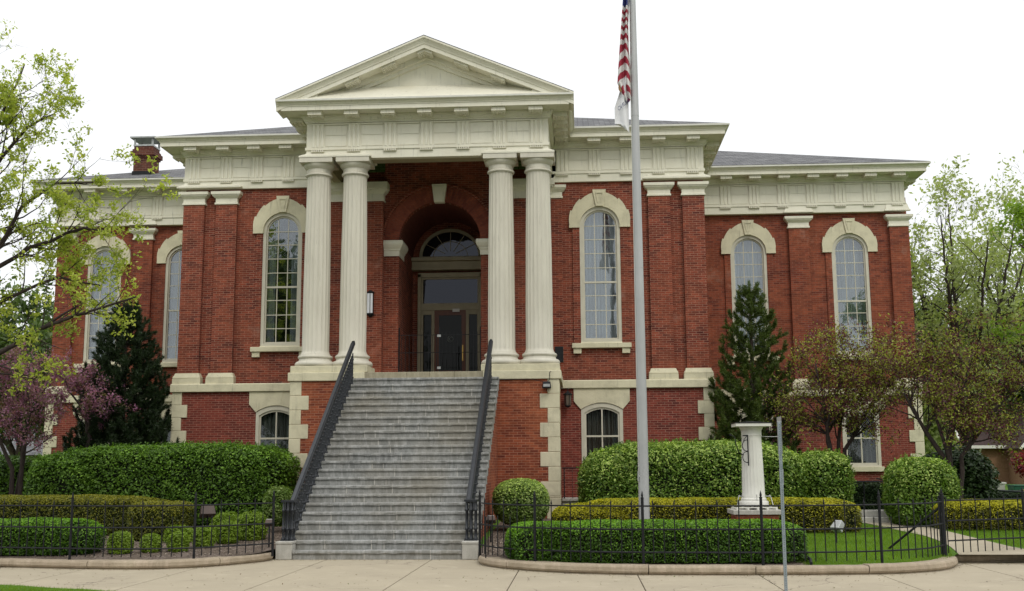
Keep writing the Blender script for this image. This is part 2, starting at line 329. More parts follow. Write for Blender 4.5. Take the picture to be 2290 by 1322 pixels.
def glassmat(name, refl, tint=(1,1,1), body=(.01,.01,.012), see=True):
    mt, t, out = newmat(name); g = nd(t, 'ShaderNodeBsdfGlossy'); g.inputs['Roughness'].default_value = .02; g.inputs[0].default_value = (*tint,1)
    tc = nd(t, 'ShaderNodeTexCoord').outputs['Object']; t.links.new(bump(t, noise(t, tc, 1.6, 2, .5, 0, 1), .05, .05), g.inputs['Normal'])
    if see: b = nd(t, 'ShaderNodeBsdfTransparent'); b.inputs[0].default_value = (.80,.83,.84,1)
    else: b = nd(t, 'ShaderNodeBsdfDiffuse'); b.inputs[0].default_value = (*body,1)
    fr = nd(t, 'ShaderNodeLayerWeight'); fr.inputs[0].default_value = .3
    mr = nd(t, 'ShaderNodeMapRange'); mr.inputs[3].default_value = refl; mr.inputs[4].default_value = min(1, refl+(.3 if see else .10)); t.links.new(fr.outputs['Fresnel'], mr.inputs[0])
    ms = nd(t, 'ShaderNodeMixShader'); t.links.new(mr.outputs[0], ms.inputs[0]); t.links.new(b.outputs[0], ms.inputs[1]); t.links.new(g.outputs[0], ms.inputs[2])
    t.links.new(ms.outputs[0], out.inputs[0]); return mt
M['glass'] = glassmat('window_glass', .11, (.92,.96,1.0))
M['glass_low'] = glassmat('ground_floor_glass', .03, (.9,.95,1.0))
M['glass_door'] = glassmat('door_glass', .008, see=False, body=(.006,.008,.006))
M['glass_transom'] = glassmat('transom_glass', .032, (.8,.85,1.0), see=False)
# foliage
M['hedge'] = leafmat('hedge_leaves', (.060,.125,.010), (.135,.235,.026), (.24,.34,.06), .28, 1.4, (.5,.7))
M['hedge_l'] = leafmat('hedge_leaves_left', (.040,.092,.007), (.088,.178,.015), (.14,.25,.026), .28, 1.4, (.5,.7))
M['box'] = leafmat('boxwood_leaves', (.034,.090,.006), (.080,.170,.011), None, .3, 2)
M['yew'] = leafmat('golden_yew_leaves', (.095,.098,.006), (.165,.160,.011), (.06,.065,.006), .3, 2)
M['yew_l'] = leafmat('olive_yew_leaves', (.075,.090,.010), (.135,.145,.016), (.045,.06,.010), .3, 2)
M['yewtip'] = leafmat('golden_lit_growth', (.38,.36,.012), (.54,.50,.022), None, .3, 2)  # tip colours: fresh growth, with the brightness of lit tops painted in
M['yewtip_l'] = leafmat('olive_lit_growth', (.20,.20,.015), (.30,.28,.022), None, .3, 2)
M['hedgetip'] = leafmat('pale_lit_growth', (.33,.46,.09), (.55,.66,.20), None, .35, 2)
M['hedgetip_l'] = leafmat('mid_green_lit_growth', (.14,.29,.025), (.25,.42,.055), None, .35, 2)
M['boxtip'] = leafmat('boxwood_lit_growth', (.14,.31,.014), (.23,.43,.030), None, .35, 2)
M['lime'] = leafmat('lime_shrub_leaves', (.135,.215,.016), (.230,.330,.035), None, .35, 3)
M['ball'] = leafmat('round_shrub_leaves', (.080,.145,.018), (.165,.250,.050), (.30,.37,.13), .3, 2.5)
M['darkshrub'] = leafmat('dark_shrub_leaves', (.020,.045,.012), (.045,.085,.022), (.14,.18,.09), .2, 3, (.6,.68))
M['core'] = simple('hedge_shade_core', (.006,.010,.003), (.010,.015,.005), 8, .95, .5)  # near-black shell behind the leaves; the hedge's inner shade put into colour
M['pine'] = leafmat('pine_needles', (.012,.026,.008), (.026,.048,.014), None, .15, 1.5)
M['pinetip'] = leafmat('fresh_pine_needles', (.040,.065,.010), (.090,.130,.020), None, .2, 1.5)
M['tree_l'] = leafmat('spring_leaves', (.34,.40,.060), (.52,.55,.13), (.24,.32,.045), .45, 1.0)
M['maple'] = leafmat('bright_spring_leaves', (.14,.24,.02), (.26,.38,.045), None, .45, 1.0)
M['pale'] = leafmat('pale_spring_leaves', (.27,.32,.13), (.42,.46,.22), None, .45, .8)
M['blossom'] = leafmat('redbud_blossom', (.24,.085,.185), (.40,.18,.31), (.17,.16,.05), .35, 1.6, (.5,.62))
M['budleaf'] = leafmat('redbud_leaves_fading_blossom', (.105,.030,.042), (.30,.33,.050), (.17,.050,.075), .35, 1.6, (.55,.64), two=.52)
M['far'] = leafmat('far_foliage', (.05,.085,.025), (.11,.16,.045), None, .3, .5)
M['redleaf'] = leafmat('red_leaves', (.16,.015,.03), (.28,.03,.05), None, .35, 1)
M['grass'] = leafmat('grass_blades', (.105,.205,.007), (.190,.290,.014), None, .4, .9)
M['ochre'] = simple('brown_roof', (.045,.030,.028), (.07,.048,.044), 12, .9, .3)
M['tan_brick'] = simple('tan_brick', (.20,.11,.06), (.26,.15,.09), 12, .9, .2)
M['green_bin'] = simple('green_plastic', (.02,.10,.06), (.03,.13,.08), 3, .5)
M['asphalt'] = simple('asphalt', (.05,.05,.052), (.065,.065,.066), 8, .95, .3)
M['flood'] = simple('brown_lamp_housing', (.075,.050,.040), (.06,.04,.033), 8, .5)
M['lampglass'] = simple('frosted_lamp_panel', (.72,.74,.78), (.66,.68,.72), 3, .4)
# ================================================================ the building
B = thing('courthouse', (0, 9.7, 0), 'red brick courthouse with cream cornices, tall arched windows and a pedimented columned portico', 'courthouse')
def part(name, mb, mat, parent=None, **k): return obj(name, mb, M[mat] if isinstance(mat, str) else mat, parent or B, **k)
ZW = 0.0
def arc(cx, cz, r, a0, a1, n):
    return [(cx+r*math.cos(R(a0+(a1-a0)*i/n)), cz+r*math.sin(R(a0+(a1-a0)*i/n))) for i in range(n+1)]
def archtop(cx, hw, zb, zs, rise, n=14):           # closed outline: rect with an elliptical/segmental top
    pts = [(cx-hw, zb), (cx+hw, zb)]
    for i in range(n+1):
        a = math.pi*i/n; pts.append((cx+hw*math.cos(a), zs+rise*math.sin(a)))
    return pts
def segtop(cx, hw, zb, zs, rise, n=8):
    r = (hw*hw+rise*rise)/(2*rise); c = zs+rise-r; a = math.asin(hw/r)
    return [(cx-hw, zb), (cx+hw, zb)]+[(cx+r*math.sin(a-2*a*i/n), c+r*math.cos(a-2*a*i/n)) for i in range(n+1)]
UPW = [(4.73, 9.90), (-4.77, 9.90), (9.76, 14.5), (13.09, 14.5), (-12.25, 14.5), (-9.50, 14.5)]
LOW = [(4.70, 9.70), (-4.78, 9.70), (9.76, 14.42), (13.14, 14.42), (-12.25, 14.42), (-9.50, 14.42)]
XWL, XWR, XC = -13.94, 15.04, 7.82
def up_hole(cx): return archtop(cx, .58, 5.36, 8.83, .56)
def low_hole(cx): return segtop(cx, .585, 1.72, 3.40, .19)
# main floor walls
wall = part('main_wall', MB().shape([(-XC+.02, 4.2), (XC-.02, 4.2), (XC-.02, 10.6), (-XC+.02, 10.6)],
        [up_hole(4.73), up_hole(-4.77), archtop(0, 1.22, 4.201, 8.40, 1.22, 20)], 9.90, 10.25)
        .box(-XC+.02, -XC+.32, 10.25, 22, 0, 10.6).box(XC-.32, XC-.02, 10.25, 22, 0, 10.6), 'brick')
part('wing_wall', MB().shape([(XWL, 4.2), (-XC-.0, 4.2), (-XC, 10.6), (XWL, 10.6)], [up_hole(-12.25), up_hole(-9.50)], 14.5, 14.85).box(XWL, XWL+.3, 14.85, 26, 0, 10.6), 'brick_wing')
part('wing_wall', MB().shape([(XC, 4.2), (XWR-.02, 4.2), (XWR-.02, 10.6), (XC, 10.6)], [up_hole(9.76), up_hole(13.09)], 14.5, 14.85)
        .box(XWR-.32, XWR-.02, 14.85, 26, 0, 10.6), 'brick_wing')
part('ground_floor_wall', MB().shape([(-XC-.04, 0), (XC+.04, 0), (XC+.04, 4.05), (-XC-.04, 4.05)], [low_hole(4.70), low_hole(-4.78)], 9.70, 10.1)
        .box(-XC-.04, -XC+.0, 10.1, 14.5, 0, 4.05).box(XC, XC+.04, 10.1, 14.5, 0, 4.05), 'brick_base')
part('wing_ground_floor_wall', MB().shape([(XWL-.06, 0), (-XC-.05, 0), (-XC-.05, 4.05), (XWL-.06, 4.05)], [low_hole(-12.25), low_hole(-9.50)], 14.42, 14.8).box(XWL-.06, XWL, 14.8, 26, 0, 4.05), 'brick_base')
part('wing_ground_floor_wall', MB().shape([(XC+.05, 0), (XWR+.04, 0), (XWR+.04, 4.05), (XC+.05, 4.05)], [low_hole(9.76), low_hole(13.14)], 14.42, 14.8)
        .box(XWR, XWR+.04, 14.8, 26, 0, 4.05), 'brick_base')
part('room_interior', MB().box(-XC+.4, -1.9, 11.6, 11.7, 0, 10.5).box(1.9, XC-.4, 11.6, 11.7, 0, 10.5).box(XWL+.4, -XC, 16.4, 16.5, 0, 10.5).box(XC, XWR-.4, 16.4, 16.5, 0, 10.5)
     .box(-XC+.4, XC-.4, 10.3, 11.6, 4.2, 4.3).box(XWL+.4, -XC, 14.9, 16.4, 4.2, 4.3).box(XC, XWR-.4, 14.9, 16.4, 4.2, 4.3)
     .box(1.85, 1.9, 10.3, 11.6, 0, 10.5).box(-1.9, -1.85, 10.3, 11.6, 0, 10.5), 'dark')
# string course (water table) and quoins
for pth in ([(-XC-.0,14.3),(-XC,9.71),(-3.55,9.71)], [(3.55,9.71),(XC,9.71),(XC,14.3)], [(XWL,24),(XWL,14.43),(-XC-.13,14.43)], [(XC+.13,14.43),(XWR,14.43),(XWR,24)]):
    part('string_course', MB().sweep([(0,4.01),(.12,4.01),(.12,4.22),(.10,4.25),(0,4.25)], pth), 'cream_stone', bevel=.012)
def quoin(x, s_, yf, z0, ws=.29, wl=.46, zt=4.01, depth=.5):
    mb = MB(); z = zt; long = False
    while z > z0:
        h = min(.375, z-z0); wd = wl if long else ws
        a, b = (x, x-s_*wd); mb.box(min(a,b), max(a,b), yf, yf+(depth if not long else depth*.6), z-h+.004, z); z -= h; long = not long
    return mb
for x, s_, yf in ((XC+.07, 1, 9.655), (-XC-.07, -1, 9.655), (XWR+.08, 1, 14.38), (XWL-.10, -1, 14.38)):
    part('quoin_column', quoin(x, s_, yf, .1), 'cream_stone', bevel=.012)
# upper windows
def hood(cx, yf, zs=8.77):
    mb = MB(); n = 7; outer = []
    a0 = 0
    czz = 8.90
    lo = [(cx+.90, zs)]
    for i in range(3):      # right side voussoirs with stepped backs, lower to upper
        aa = i*27; bb = (i+1)*27
        for q in (0, .33, .66, 1):
            a = R(aa+(bb-aa)*q-2); r = .895+.045*q
            outer.append((cx+r*math.cos(a), czz+r*math.sin(a)))
    right = lo+outer; left = [(2*cx-x_, z_) for x_, z_ in right[::-1]]
    inner = [(cx-.585, zs)]+[(cx+.585*math.cos(R(180-180*i/16)), 8.83+.57*math.sin(R(180-180*i/16))) for i in range(17)]+[(cx+.585, zs)]
    pts = right+[(cx+.21, 9.84), (cx-.21, 9.84)]+left+inner
    mb.shape(pts, [], yf-.10, yf+.02)
    mb.frus(cx-.105, cx+.105, yf-.145, yf-.09, 9.40, cx-.20, cx+.20, yf-.145, yf-.09, 9.90)
    mb.box(cx-.11, cx+.11, yf-.165, yf-.14, 9.78, 9.83)
    mb.frus(cx-.05, cx-.03, yf-.160, yf-.14, 9.50, cx-.11, cx-.085, yf-.16, yf-.14, 9.78)
    mb.frus(cx+.03, cx+.05, yf-.160, yf-.14, 9.50, cx+.085, cx+.11, yf-.16, yf-.14, 9.78)
    return mb
def curtain_mesh(x0, x1, y, z0, z1, amp=.03, waves=9, topz=None):
    n = 60; V = []; F = []
    for i in range(n+1):
        u = i/n; x_ = x0+(x1-x0)*u; yy = y+amp*math.sin(u*waves*6.28)+amp*.5*math.sin(u*waves*2.3*6.28+1)
        V += [(x_, yy, z0), (x_, yy, z1)]
    for i in range(n): F.append((2*i, 2*i+2, 2*i+3, 2*i+1))
    return MB().add(V, F)
def upper_window(cx, yw, k):
    win = part('arched_window', MB().shape(archtop(cx, .595, 5.37, 8.83, .58, 18), [archtop(cx, .50, 5.44, 8.83, .47, 18)], yw-.035, yw+.12), 'frame', bevel=.008)
    sash = MB().shape(archtop(cx, .51, 5.43, 8.83, .48, 18), [archtop(cx, .455, 5.49, 8.83, .42, 18)], yw+.02, yw+.07)
    part('window_sash', sash, 'frame', win)
    mu = MB()
    for x_ in (cx-.152, cx+.152): mu.box(x_-.012, x_+.012, yw+.035, yw+.065, 5.48, 9.21)
    for z_ in (8.83, 8.42, 8.0, 7.57, 6.74, 6.30, 5.89): mu.box(cx-.47, cx+.47, yw+.032, yw+.068, z_-.012, z_+.012)
    part('glazing_bars', mu, 'frame', win)
    part('meeting_rail', MB().box(cx-.49, cx+.49, yw+.01, yw+.09, 7.11, 7.165), 'frame', win)
    part('window_glass', MB().shape(archtop(cx, .47, 5.47, 8.83, .44, 16), [], yw+.048, yw+.054), 'glass', win)
    c = curtain_mesh(cx-.5, cx+.5, yw+.30, 5.3, 9.4)
    if cx < 0 and yw < 10: c = curtain_mesh(cx-.5, cx-.27, yw+.30, 5.3, 8.6, waves=3).add(*(lambda q: (q.v, q.f))(curtain_mesh(cx+.2, cx+.5, yw+.30, 5.3, 8.6, waves=4)))
    part('curtain', c, 'curtain', win)
    part('window_sill', MB().box(cx-.86, cx+.86, yw-.16, yw+.03, 5.19, 5.33).frus(cx-.60, cx+.60, yw-.1, yw+.03, 5.33, cx-.60, cx+.60, yw-.05, yw+.03, 5.375)
         .box(cx-.82, cx-.59, yw-.11, yw-.001, 5.03, 5.19).box(cx+.59, cx+.82, yw-.11, yw-.001, 5.03, 5.19), 'cream_stone', win, bevel=.012)
    part('window_hood', hood(cx, yw), 'cream_stone', win, bevel=.006)
    part('brick_surround', MB().box(cx-.80, cx-.598, yw-.05, yw-.001, 5.332, 8.768).box(cx+.598, cx+.80, yw-.05, yw-.001, 5.332, 8.768), 'brick' if yw < 10 else 'brick_wing', win)
for k, (cx, yw) in enumerate(UPW): upper_window(cx, yw, k)
def lower_window(cx, yw):
    win = part('ground_floor_window', MB().shape(segtop(cx, .595, 1.73, 3.40, .19), [segtop(cx, .50, 1.79, 3.31, .16)], yw-.02, yw+.12), 'frame', bevel=.008)
    part('window_sash', MB().shape(segtop(cx, .51, 1.78, 3.31, .16), [segtop(cx, .45, 1.85, 3.27, .145)], yw+.02, yw+.07)
         .box(cx-.02, cx+.02, yw+.025, yw+.068, 1.82, 3.44).box(cx-.48, cx+.48, yw+.015, yw+.08, 2.62, 2.67), 'frame', win)
    part('window_glass', MB().shape(segtop(cx, .47, 1.82, 3.28, .15), [], yw+.045, yw+.05), 'glass_low', win)
    part('curtain', curtain_mesh(cx-.5, cx+.5, yw+.2, 1.7, 3.6, .03, 7), 'curtain_grey', win)
    part('window_sill', MB().box(cx-.66, cx+.66, yw-.12, yw+.02, 1.57, 1.73), 'cream_stone', win, bevel=.012)
    lint = [(cx-.80, 4.006), (cx-.80, 3.64), (cx-.60, 3.41)]+[(p[0], p[1]) for p in segtop(cx, .597, 3.41, 3.412, .187)[2:]][::-1]+[(cx+.60, 3.41), (cx+.80, 3.64), (cx+.80, 4.006)]
    part('window_lintel', MB().shape(lint, [], yw-.05, yw+.01).frus(cx-.145, cx+.145, yw-.056, yw-.04, 3.60, cx-.20, cx+.20, yw-.056, yw-.04, 4.004), 'cream_stone', win)
for cx, yw in LOW: lower_window(cx, yw)
# pilasters
def pilaster(x0, x1, yf, yb, zt=9.67, zb=4.57, br='brick', base=True, side=0):
    p = part('pilaster', MB().box(x0, x1, yf, yb, zb if base else 4.25, zt), br)
    c = MB(); k = zt-9.67
    pr_ = [(0,9.66),(.035,9.67),(.035,9.72),(.012,9.735),(.012,9.85),(.05,9.88),(.10,9.93),(.10,9.955),(.13,9.965),(.135,10.05),(0,10.05)]
    c.sweep([(a, z_+k) for a, z_ in pr_], [(x0, yb), (x0, yf), (x1, yf), (x1, yb)]); c.box(x0+.001, x1-.001, yf+.001, yb, zt-.01, 10.048+k)
    part('pilaster_capital', c, 'cream', p, smooth=True)
    if base:
        b = MB(); pb = [(0,4.57),(.035,4.57),(.05,4.545),(.055,4.51),(.085,4.47),(.095,4.43),(.085,4.415),(.10,4.41),(.10,4.252),(0,4.252)]
        b.sweep(pb, [(x1, yb), (x1, yf), (x0, yf), (x0, yb)][::-1]); b.box(x0+.001, x1-.001, yf+.001, yb, 4.252, 4.569)
        part('pilaster_base', b, 'cream_stone', p, smooth=True)
    return p
for s_ in (1, -1):
    for a, b in ((7.17, 7.81), (6.17, 6.81)):
        pilaster(min(s_*a, s_*b), max(s_*a, s_*b), 9.76, 9.899, side=s_)
    pilaster(*(sorted((s_*3.30, s_*3.62))), 9.80, 9.899, base=False)     # narrow pilaster beside the portico
pilaster(11.10, 11.76, 14.36, 14.499, 9.60, br='brick_wing')
pilaster(14.40, 15.03, 14.36, 14.499, 9.60, br='brick_wing')
pilaster(-11.22, -10.56, 14.36, 14.499, 9.60, br='brick_wing')
pilaster(-13.92, -13.28, 14.36, 14.499, 9.60, br='brick_wing')
pilaster(7.83, 8.14, 14.36, 14.499, 9.60, br='brick_wing', base=False)
# entablature ------------------------------------------------------------------------
ENT = [(-.2,10.16),(.0,10.16),(.0,10.40),(.03,10.405),(.03,10.48),(.0,10.485),(.0,11.16),(.045,11.165),(.045,11.205),(.055,11.21),(.085,11.24),(.115,11.30),(.12,11.32),(.15,11.325),(.15,11.375),(.565,11.38),(.565,11.36),(.58,11.36),
       (.58,11.475),(.60,11.48),(.60,11.50),(.615,11.51),(.64,11.53),(.675,11.575),(.69,11.58),(.69,11.592)]
def zmap(z, wing): return z if not wing else z-.06
def entab(path, wing=False, name='entablature'):
    pr_ = [(a, zmap(z, wing)) for a, z in ENT]
    o = part(name, MB().sweep(pr_, path), 'cream', smooth=True)
    part('cornice_edge', MB().sweep([(.60, zmap(11.592, wing)), (.705, zmap(11.592, wing)), (.708, zmap(11.64, wing)), (-.1, zmap(11.69, wing)), (-.1, zmap(11.67, wing))], path), 'white_trim', o)
    return o
E1 = entab([(3.2, 9.8), (7.83, 9.8), (7.83, 16)]); E2 = entab([(-7.83, 16), (-7.83, 9.8), (-3.2, 9.8)])
E3 = entab([(7.84, 14.3), (14.94, 14.3), (14.94, 24)], True); E4 = entab([(-13.96, 24), (-13.96, 14.3), (-7.84, 14.3)], True)
E5 = entab([(-3.32, 9.8), (-3.32, 6.76), (3.32, 6.76), (3.32, 9.8)], name='portico_entablature')
def skirt(path, z0=10.17, z1=10.335, wing=False):
    return MB().sweep([(0, z1), (.03, z1-.04), (.15, z0+.055), (.17, z0+.045), (.17, z0), (-.1, z0)][::-1], path)
for s_ in (1, -1):
    xs = sorted((s_*6.19, s_*7.83)); pth = [(xs[0], 9.9), (xs[0], 9.8), (xs[1], 9.8), (xs[1], 9.99 if s_ > 0 else 9.9)]
    part('architrave_skirt', skirt(pth), 'cream', E1 if s_ > 0 else E2)
    xs = sorted((s_*1.68, s_*3.32))
    part('architrave_skirt', skirt([(xs[0], 7.6), (xs[0], 6.76), (xs[1], 6.76), (xs[1], 7.6)]), 'cream', E5)
for a, b in ((11.03, 11.83), (14.33, 15.0), (-11.28, -10.49), (-13.98, -13.2)):
    part('architrave_skirt', MB().sweep([(0,10.36),(.06,10.15),(.09,10.13),(.09,10.10),(-.05,10.10)][::-1], [(a, 14.35), (a, 14.3), (b, 14.3), (b, 14.35)]), 'cream', E3 if a > 0 else E4)
# mutules (blocks under the eaves), triglyphs with their drops, sunk panels
def mutule_mb(w_=.38, d=.38):
    mb = MB().box(-w_/2, w_/2, -d, 0, -.125, -.001)
    for i in range(6):
        for j in range(3): mb.frus(-w_/2+.035+i*.06, -w_/2+.055+i*.06, -d+.06+j*.11, -d+.08+j*.11, -.165, -w_/2+.03+i*.06, -w_/2+.06+i*.06, -d+.055+j*.11, -d+.085+j*.11, -.124)
    return mb
def place(name, mb, mat, parent, loc, first={}):
    if name not in first:
        me = bpy.data.meshes.new(name); me.from_pydata(mb.v, [], mb.f); me.update(); o = mk(name, me, M[mat], parent, loc); first[name] = o; return o
    return again(first[name], loc, parent)
def trig_mb(w_=.36, h=.66, sgn=1):
    mb = MB()
    bw = w_/3
    for i in range(3):
        x0 = -w_/2+i*bw
        mb.ext_z([(x0+.012, 0), (x0+.03, -.038), (x0+bw-.03, -.038), (x0+bw-.012, 0)], 0, h-.04)
    mb.box(-w_/2, w_/2, -.012, 0, 0, h).box(-w_/2-.005, w_/2+.005, -.045, 0, h-.04, h)
    mb.box(-w_/2, w_/2, -.05, 0, -.09, -.072)
    for i in range(6): mb.frus(-w_/2+.008+i*.0595, -w_/2+.05+i*.0595, -.065, -.01, -.135, -w_/2+.02+i*.0595, -w_/2+.038+i*.0595, -.05, -.015, -.09)
    mb.box(-w_/2, w_/2, -.06, 0, -.145, -.133)
    return mb
def panel_mb(w_, h=.66):
    mb = MB(); mb.box(0, w_, -.045, 0, h-.04, h).box(.012, w_-.012, -.014, 0, .335, h-.058).box(.012, w_-.012, -.014, 0, .02, .318)
    return mb
MUT, TRI = mutule_mb(), trig_mb()
def row(parent, xs, yfr, wing=False, panels=True, rng_=None):
    zt = zmap(11.378, wing); zf = zmap(10.485, wing); dd = .44 if not wing else .52
    for x_ in xs:
        place('mutule', MUT, 'cream', parent, (x_, yfr-.13, zt))
        place('triglyph', TRI, 'cream', parent, (x_, yfr-.001, zf))
    if panels:
        for a, b in zip(xs[:-1], xs[1:]): part('frieze_panel', panel_mb(b-a-.40).shift(a+.20, yfr-.001, zf), 'cream', parent)
row(E5, [-3.0, -2.0, -1.0, 0, 1.0, 2.0, 3.0], 6.76)
row(E1, [3.64, 4.60, 5.54, 6.50, 7.50], 9.80); row(E2, [-7.52, -6.53, -5.58, -4.62, -3.66], 9.80)
row(E3, [8.08, 9.03, 9.98, 10.93, 11.88, 12.82, 13.75, 14.68], 14.30, True)
row(E4, [-13.72, -12.62, -11.50, -10.40, -9.3, -8.2], 14.30, True)
def side_mut(parent, x_, ys, sgn, wing=False):
    mb = mutule_mb(); q = MB().add([(-b*sgn, a, c) for a, b, c in mb.v], [f[::-1] for f in mb.f] if sgn < 0 else mb.f)
    nm = 'side_mutule' if sgn > 0 else 'return_mutule'
    for y_ in ys: place(nm, q, 'cream', parent, (x_, y_, zmap(11.378, wing)))
side_mut(E5, 3.46, [7.05, 7.75, 8.45, 9.15], 1); side_mut(E5, -3.46, [7.05, 7.75, 8.45, 9.15], -1)
side_mut(E1, 7.97, [10.3, 11.2, 12.1, 13.0], 1); side_mut(E2, -7.97, [10.3, 11.2, 12.1, 13.0], -1)
side_mut(E3, 15.08, [14.9, 15.8, 16.7], 1, True)
# inner beams and ceiling of the portico
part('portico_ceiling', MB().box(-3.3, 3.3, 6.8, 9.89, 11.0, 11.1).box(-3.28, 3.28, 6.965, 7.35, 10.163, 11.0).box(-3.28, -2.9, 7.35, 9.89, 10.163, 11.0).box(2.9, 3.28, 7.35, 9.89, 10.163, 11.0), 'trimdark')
# pediment
PD = part('pediment', MB().ext_y([(-3.6, 11.66), (3.6, 11.66), (0, 13.18)], 6.76, 7.0)
     .add([(-3.9,6.10,11.645),(3.9,6.10,11.645),(2.35,6.759,12.18),(-2.35,6.759,12.18)], [(0,1,2,3)]), 'cream')
th = math.atan2(13.34-11.65, 4.03)
def rake(s_):
    ux, uz = math.cos(th), math.sin(th)
    sec = [(6.765, -.26), (6.19, -.26), (6.19, -.28), (6.17, -.28), (6.17, -.175), (6.15, -.17), (6.14, -.14), (6.10, -.085), (6.075, -.06), (6.075, -.048), (6.05, -.045), (6.05, 0), (6.9, 0), (6.9, -.26)]
    mb = MB(); n = len(sec)
    for t_ in (0, 1):
        x_, z_ = (s_*4.03, 11.65) if t_ == 0 else (0, 13.34)
        for (y_, q) in sec: mb.v.append((x_, y_, z_+q/ math.cos(th) if t_ else z_+max(q/math.cos(th), q/math.cos(th)) ))
    for j in range(n): a, b = j, (j+1) % n; mb.f.append((a, b, b+n, a+n) if s_ > 0 else (a, a+n, b+n, b))
    mb.f.append(tuple(range(n)))
    mb.shift(0, 0, 0)
    return mb
for s_ in (1, -1):
    rk = part('raking_cornice', rake(s_), 'cream', PD)
    # bed moulding against the tympanum
    q = MB()
    for (y0, y1, a, b) in ((6.60, 6.765, .25, .40), (6.68, 6.765, .40, .50)):
        c_ = math.cos(th)
        p = [(s_*3.35, 11.65+(4.03-3.35)*math.tan(th)-a/c_), (0, 13.34-a/c_), (0, 13.34-b/c_), (s_*3.35, 11.65+(4.03-3.35)*math.tan(th)-b/c_)]
        q.ext_y(p, y0, y1)
    part('raking_moulding', q, 'cream', PD)
    part('pediment_corner_block', MB().ext_y([(s_*2.92, 11.66), (s_*3.5, 11.66), (s_*2.92, 11.93)], 6.22, 6.765), 'cream', PD)
    for x_ in (.99, 1.99):
        c_ = math.cos(th); zt = 13.34-.245/c_-(x_-.2)*math.tan(th)
        p = [(s_*(x_-.19), zt+.02), (s_*(x_+.19), zt-.39*math.tan(th)+.02), (s_*(x_+.19), zt-.39*math.tan(th)-.09), (s_*(x_-.19), zt-.09)]
        mb = MB().ext_y(p, 6.24, 6.66)
        for i in range(6):
            xx = s_*(x_-.155+i*.06); zz = zt-(.035+i*.06)*math.tan(th)-.09
            for j in range(3): mb.box(xx-.012, xx+.012, 6.31+j*.1, 6.335+j*.1, zz-.04, zz+.01)
        part('raking_mutule', mb, 'cream', PD)
c_ = math.cos(th); zt = 13.34-.245/c_
mb = MB().ext_y([(-.2, zt-.2*math.tan(th)+.02), (0, zt+.02), (.2, zt-.2*math.tan(th)+.02), (.2, zt-.2*math.tan(th)-.1), (0, zt-.1), (-.2, zt-.2*math.tan(th)-.1)], 6.24, 6.66)
for i in range(6):
    xx = -.15+i*.06
    for j in range(3): mb.box(xx-.012, xx+.012, 6.31+j*.1, 6.335+j*.1, zt-.15-abs(xx)*.4, zt-.09-abs(xx)*.4)
part('raking_mutule', mb, 'cream', PD)
# roofs
RF = part('central_roof', MB().add([(-8.50,9.13,11.65),(8.50,9.13,11.65),(8.50,24,11.65),(-8.50,24,11.65),(-2.6,15.0,13.9),(2.6,15.0,13.9),(2.6,18,13.9),(-2.6,18,13.9)],
     [(0,1,5,4),(1,2,6,5),(2,3,7,6),(3,0,4,7),(4,5,6,7)]), 'shingle')
part('portico_roof', MB().add([(-4.03,6.06,11.655),(0,6.06,13.345),(4.03,6.06,11.655),(-4.03,14.5,11.655),(0,14.5,13.345),(4.03,14.5,11.655),(-4.03,6.06,11.675),(0,6.06,13.37),(4.03,6.06,11.675),(-4.03,14.5,11.675),(0,14.5,13.37),(4.03,14.5,11.675)],
     [(6,7,10,9),(7,8,11,10),(0,1,7,6),(1,2,8,7),(3,4,1,0),(4,5,2,1)]), 'shingle')
WR = part('wing_roof', MB().add([(7.9,13.62,11.60),(15.62,13.62,11.60),(15.62,25.5,11.60),(7.9,25.5,11.60),(9.62,19.5,13.78),(7.9,19.5,13.78)], [(0,1,4,5),(1,2,4),(2,3,5,4)]), 'shingle')
part('wing_roof', MB().add([(-7.9,13.62,11.60),(-14.62,13.62,11.60),(-14.62,25.5,11.60),(-7.9,25.5,11.60),(-8.62,19.5,13.7),(-7.9,19.5,13.7)], [(1,0,5,4),(2,1,4),(3,2,4,5)]), 'shingle')
ch = part('chimney', MB().box(-11.64,-10.96,15.0,15.65,11.9,12.72).box(-11.68,-10.92,14.96,15.69,12.72,12.79).box(-11.73,-10.87,14.91,15.74,12.79,12.95).box(-11.68,-10.92,14.96,15.69,12.95,13.03).box(-11.64,-10.96,15.0,15.65,13.03,13.14), 'brick_old')
part('chimney_flashing', MB().box(-11.67,-10.93,14.97,15.68,11.9,12.22), 'iron', ch)
cc_ = MB().box(-11.76,-10.84,14.88,15.77,13.42,13.47).box(-11.66,-10.94,14.98,15.67,13.14,13.20)
for x_ in (-11.62,-10.98):
    for y_ in (15.02,15.63): cc_.box(x_-.03,x_+.03,y_-.03,y_+.03,13.2,13.42)
part('chimney_cap', cc_, 'metal', ch)
# columns
PLZ = 4.46
def column(cx, cy):
    c = part('column', MB().lathe([(.40,4.80),(.375,4.84),(.365,4.90,1),(.362,6.0,1),(.350,7.6,1),(.330,9.0,1),(.322,9.66,1),(.322,9.70),(.35,9.71)], cx, cy, 120, (20, .018)), 'column', smooth=True)
    part('column_base', MB().lathe([(.50,4.462),(.535,4.49),(.545,4.53),(.53,4.57),(.50,4.60),(.455,4.61),(.435,4.65),(.43,4.68),(.45,4.69),(.465,4.71),(.465,4.74),(.445,4.765),(.41,4.77),(.40,4.805)], cx, cy, 48), 'column', c, smooth=True)
    part('column_capital', MB().lathe([(.345,9.70),(.372,9.725),(.372,9.755),(.345,9.78),(.352,9.79),(.335,9.80),(.335,9.895),(.36,9.91),(.40,9.955),(.43,10.0),(.43,10.035)], cx, cy, 48)
         .box(cx-.455, cx+.455, cy-.455, cy+.455, 10.036, 10.165), 'column', c, smooth=True)
    return c
for x_ in (-3.02, -2.01, 2.01, 3.02): column(x_, 7.06)
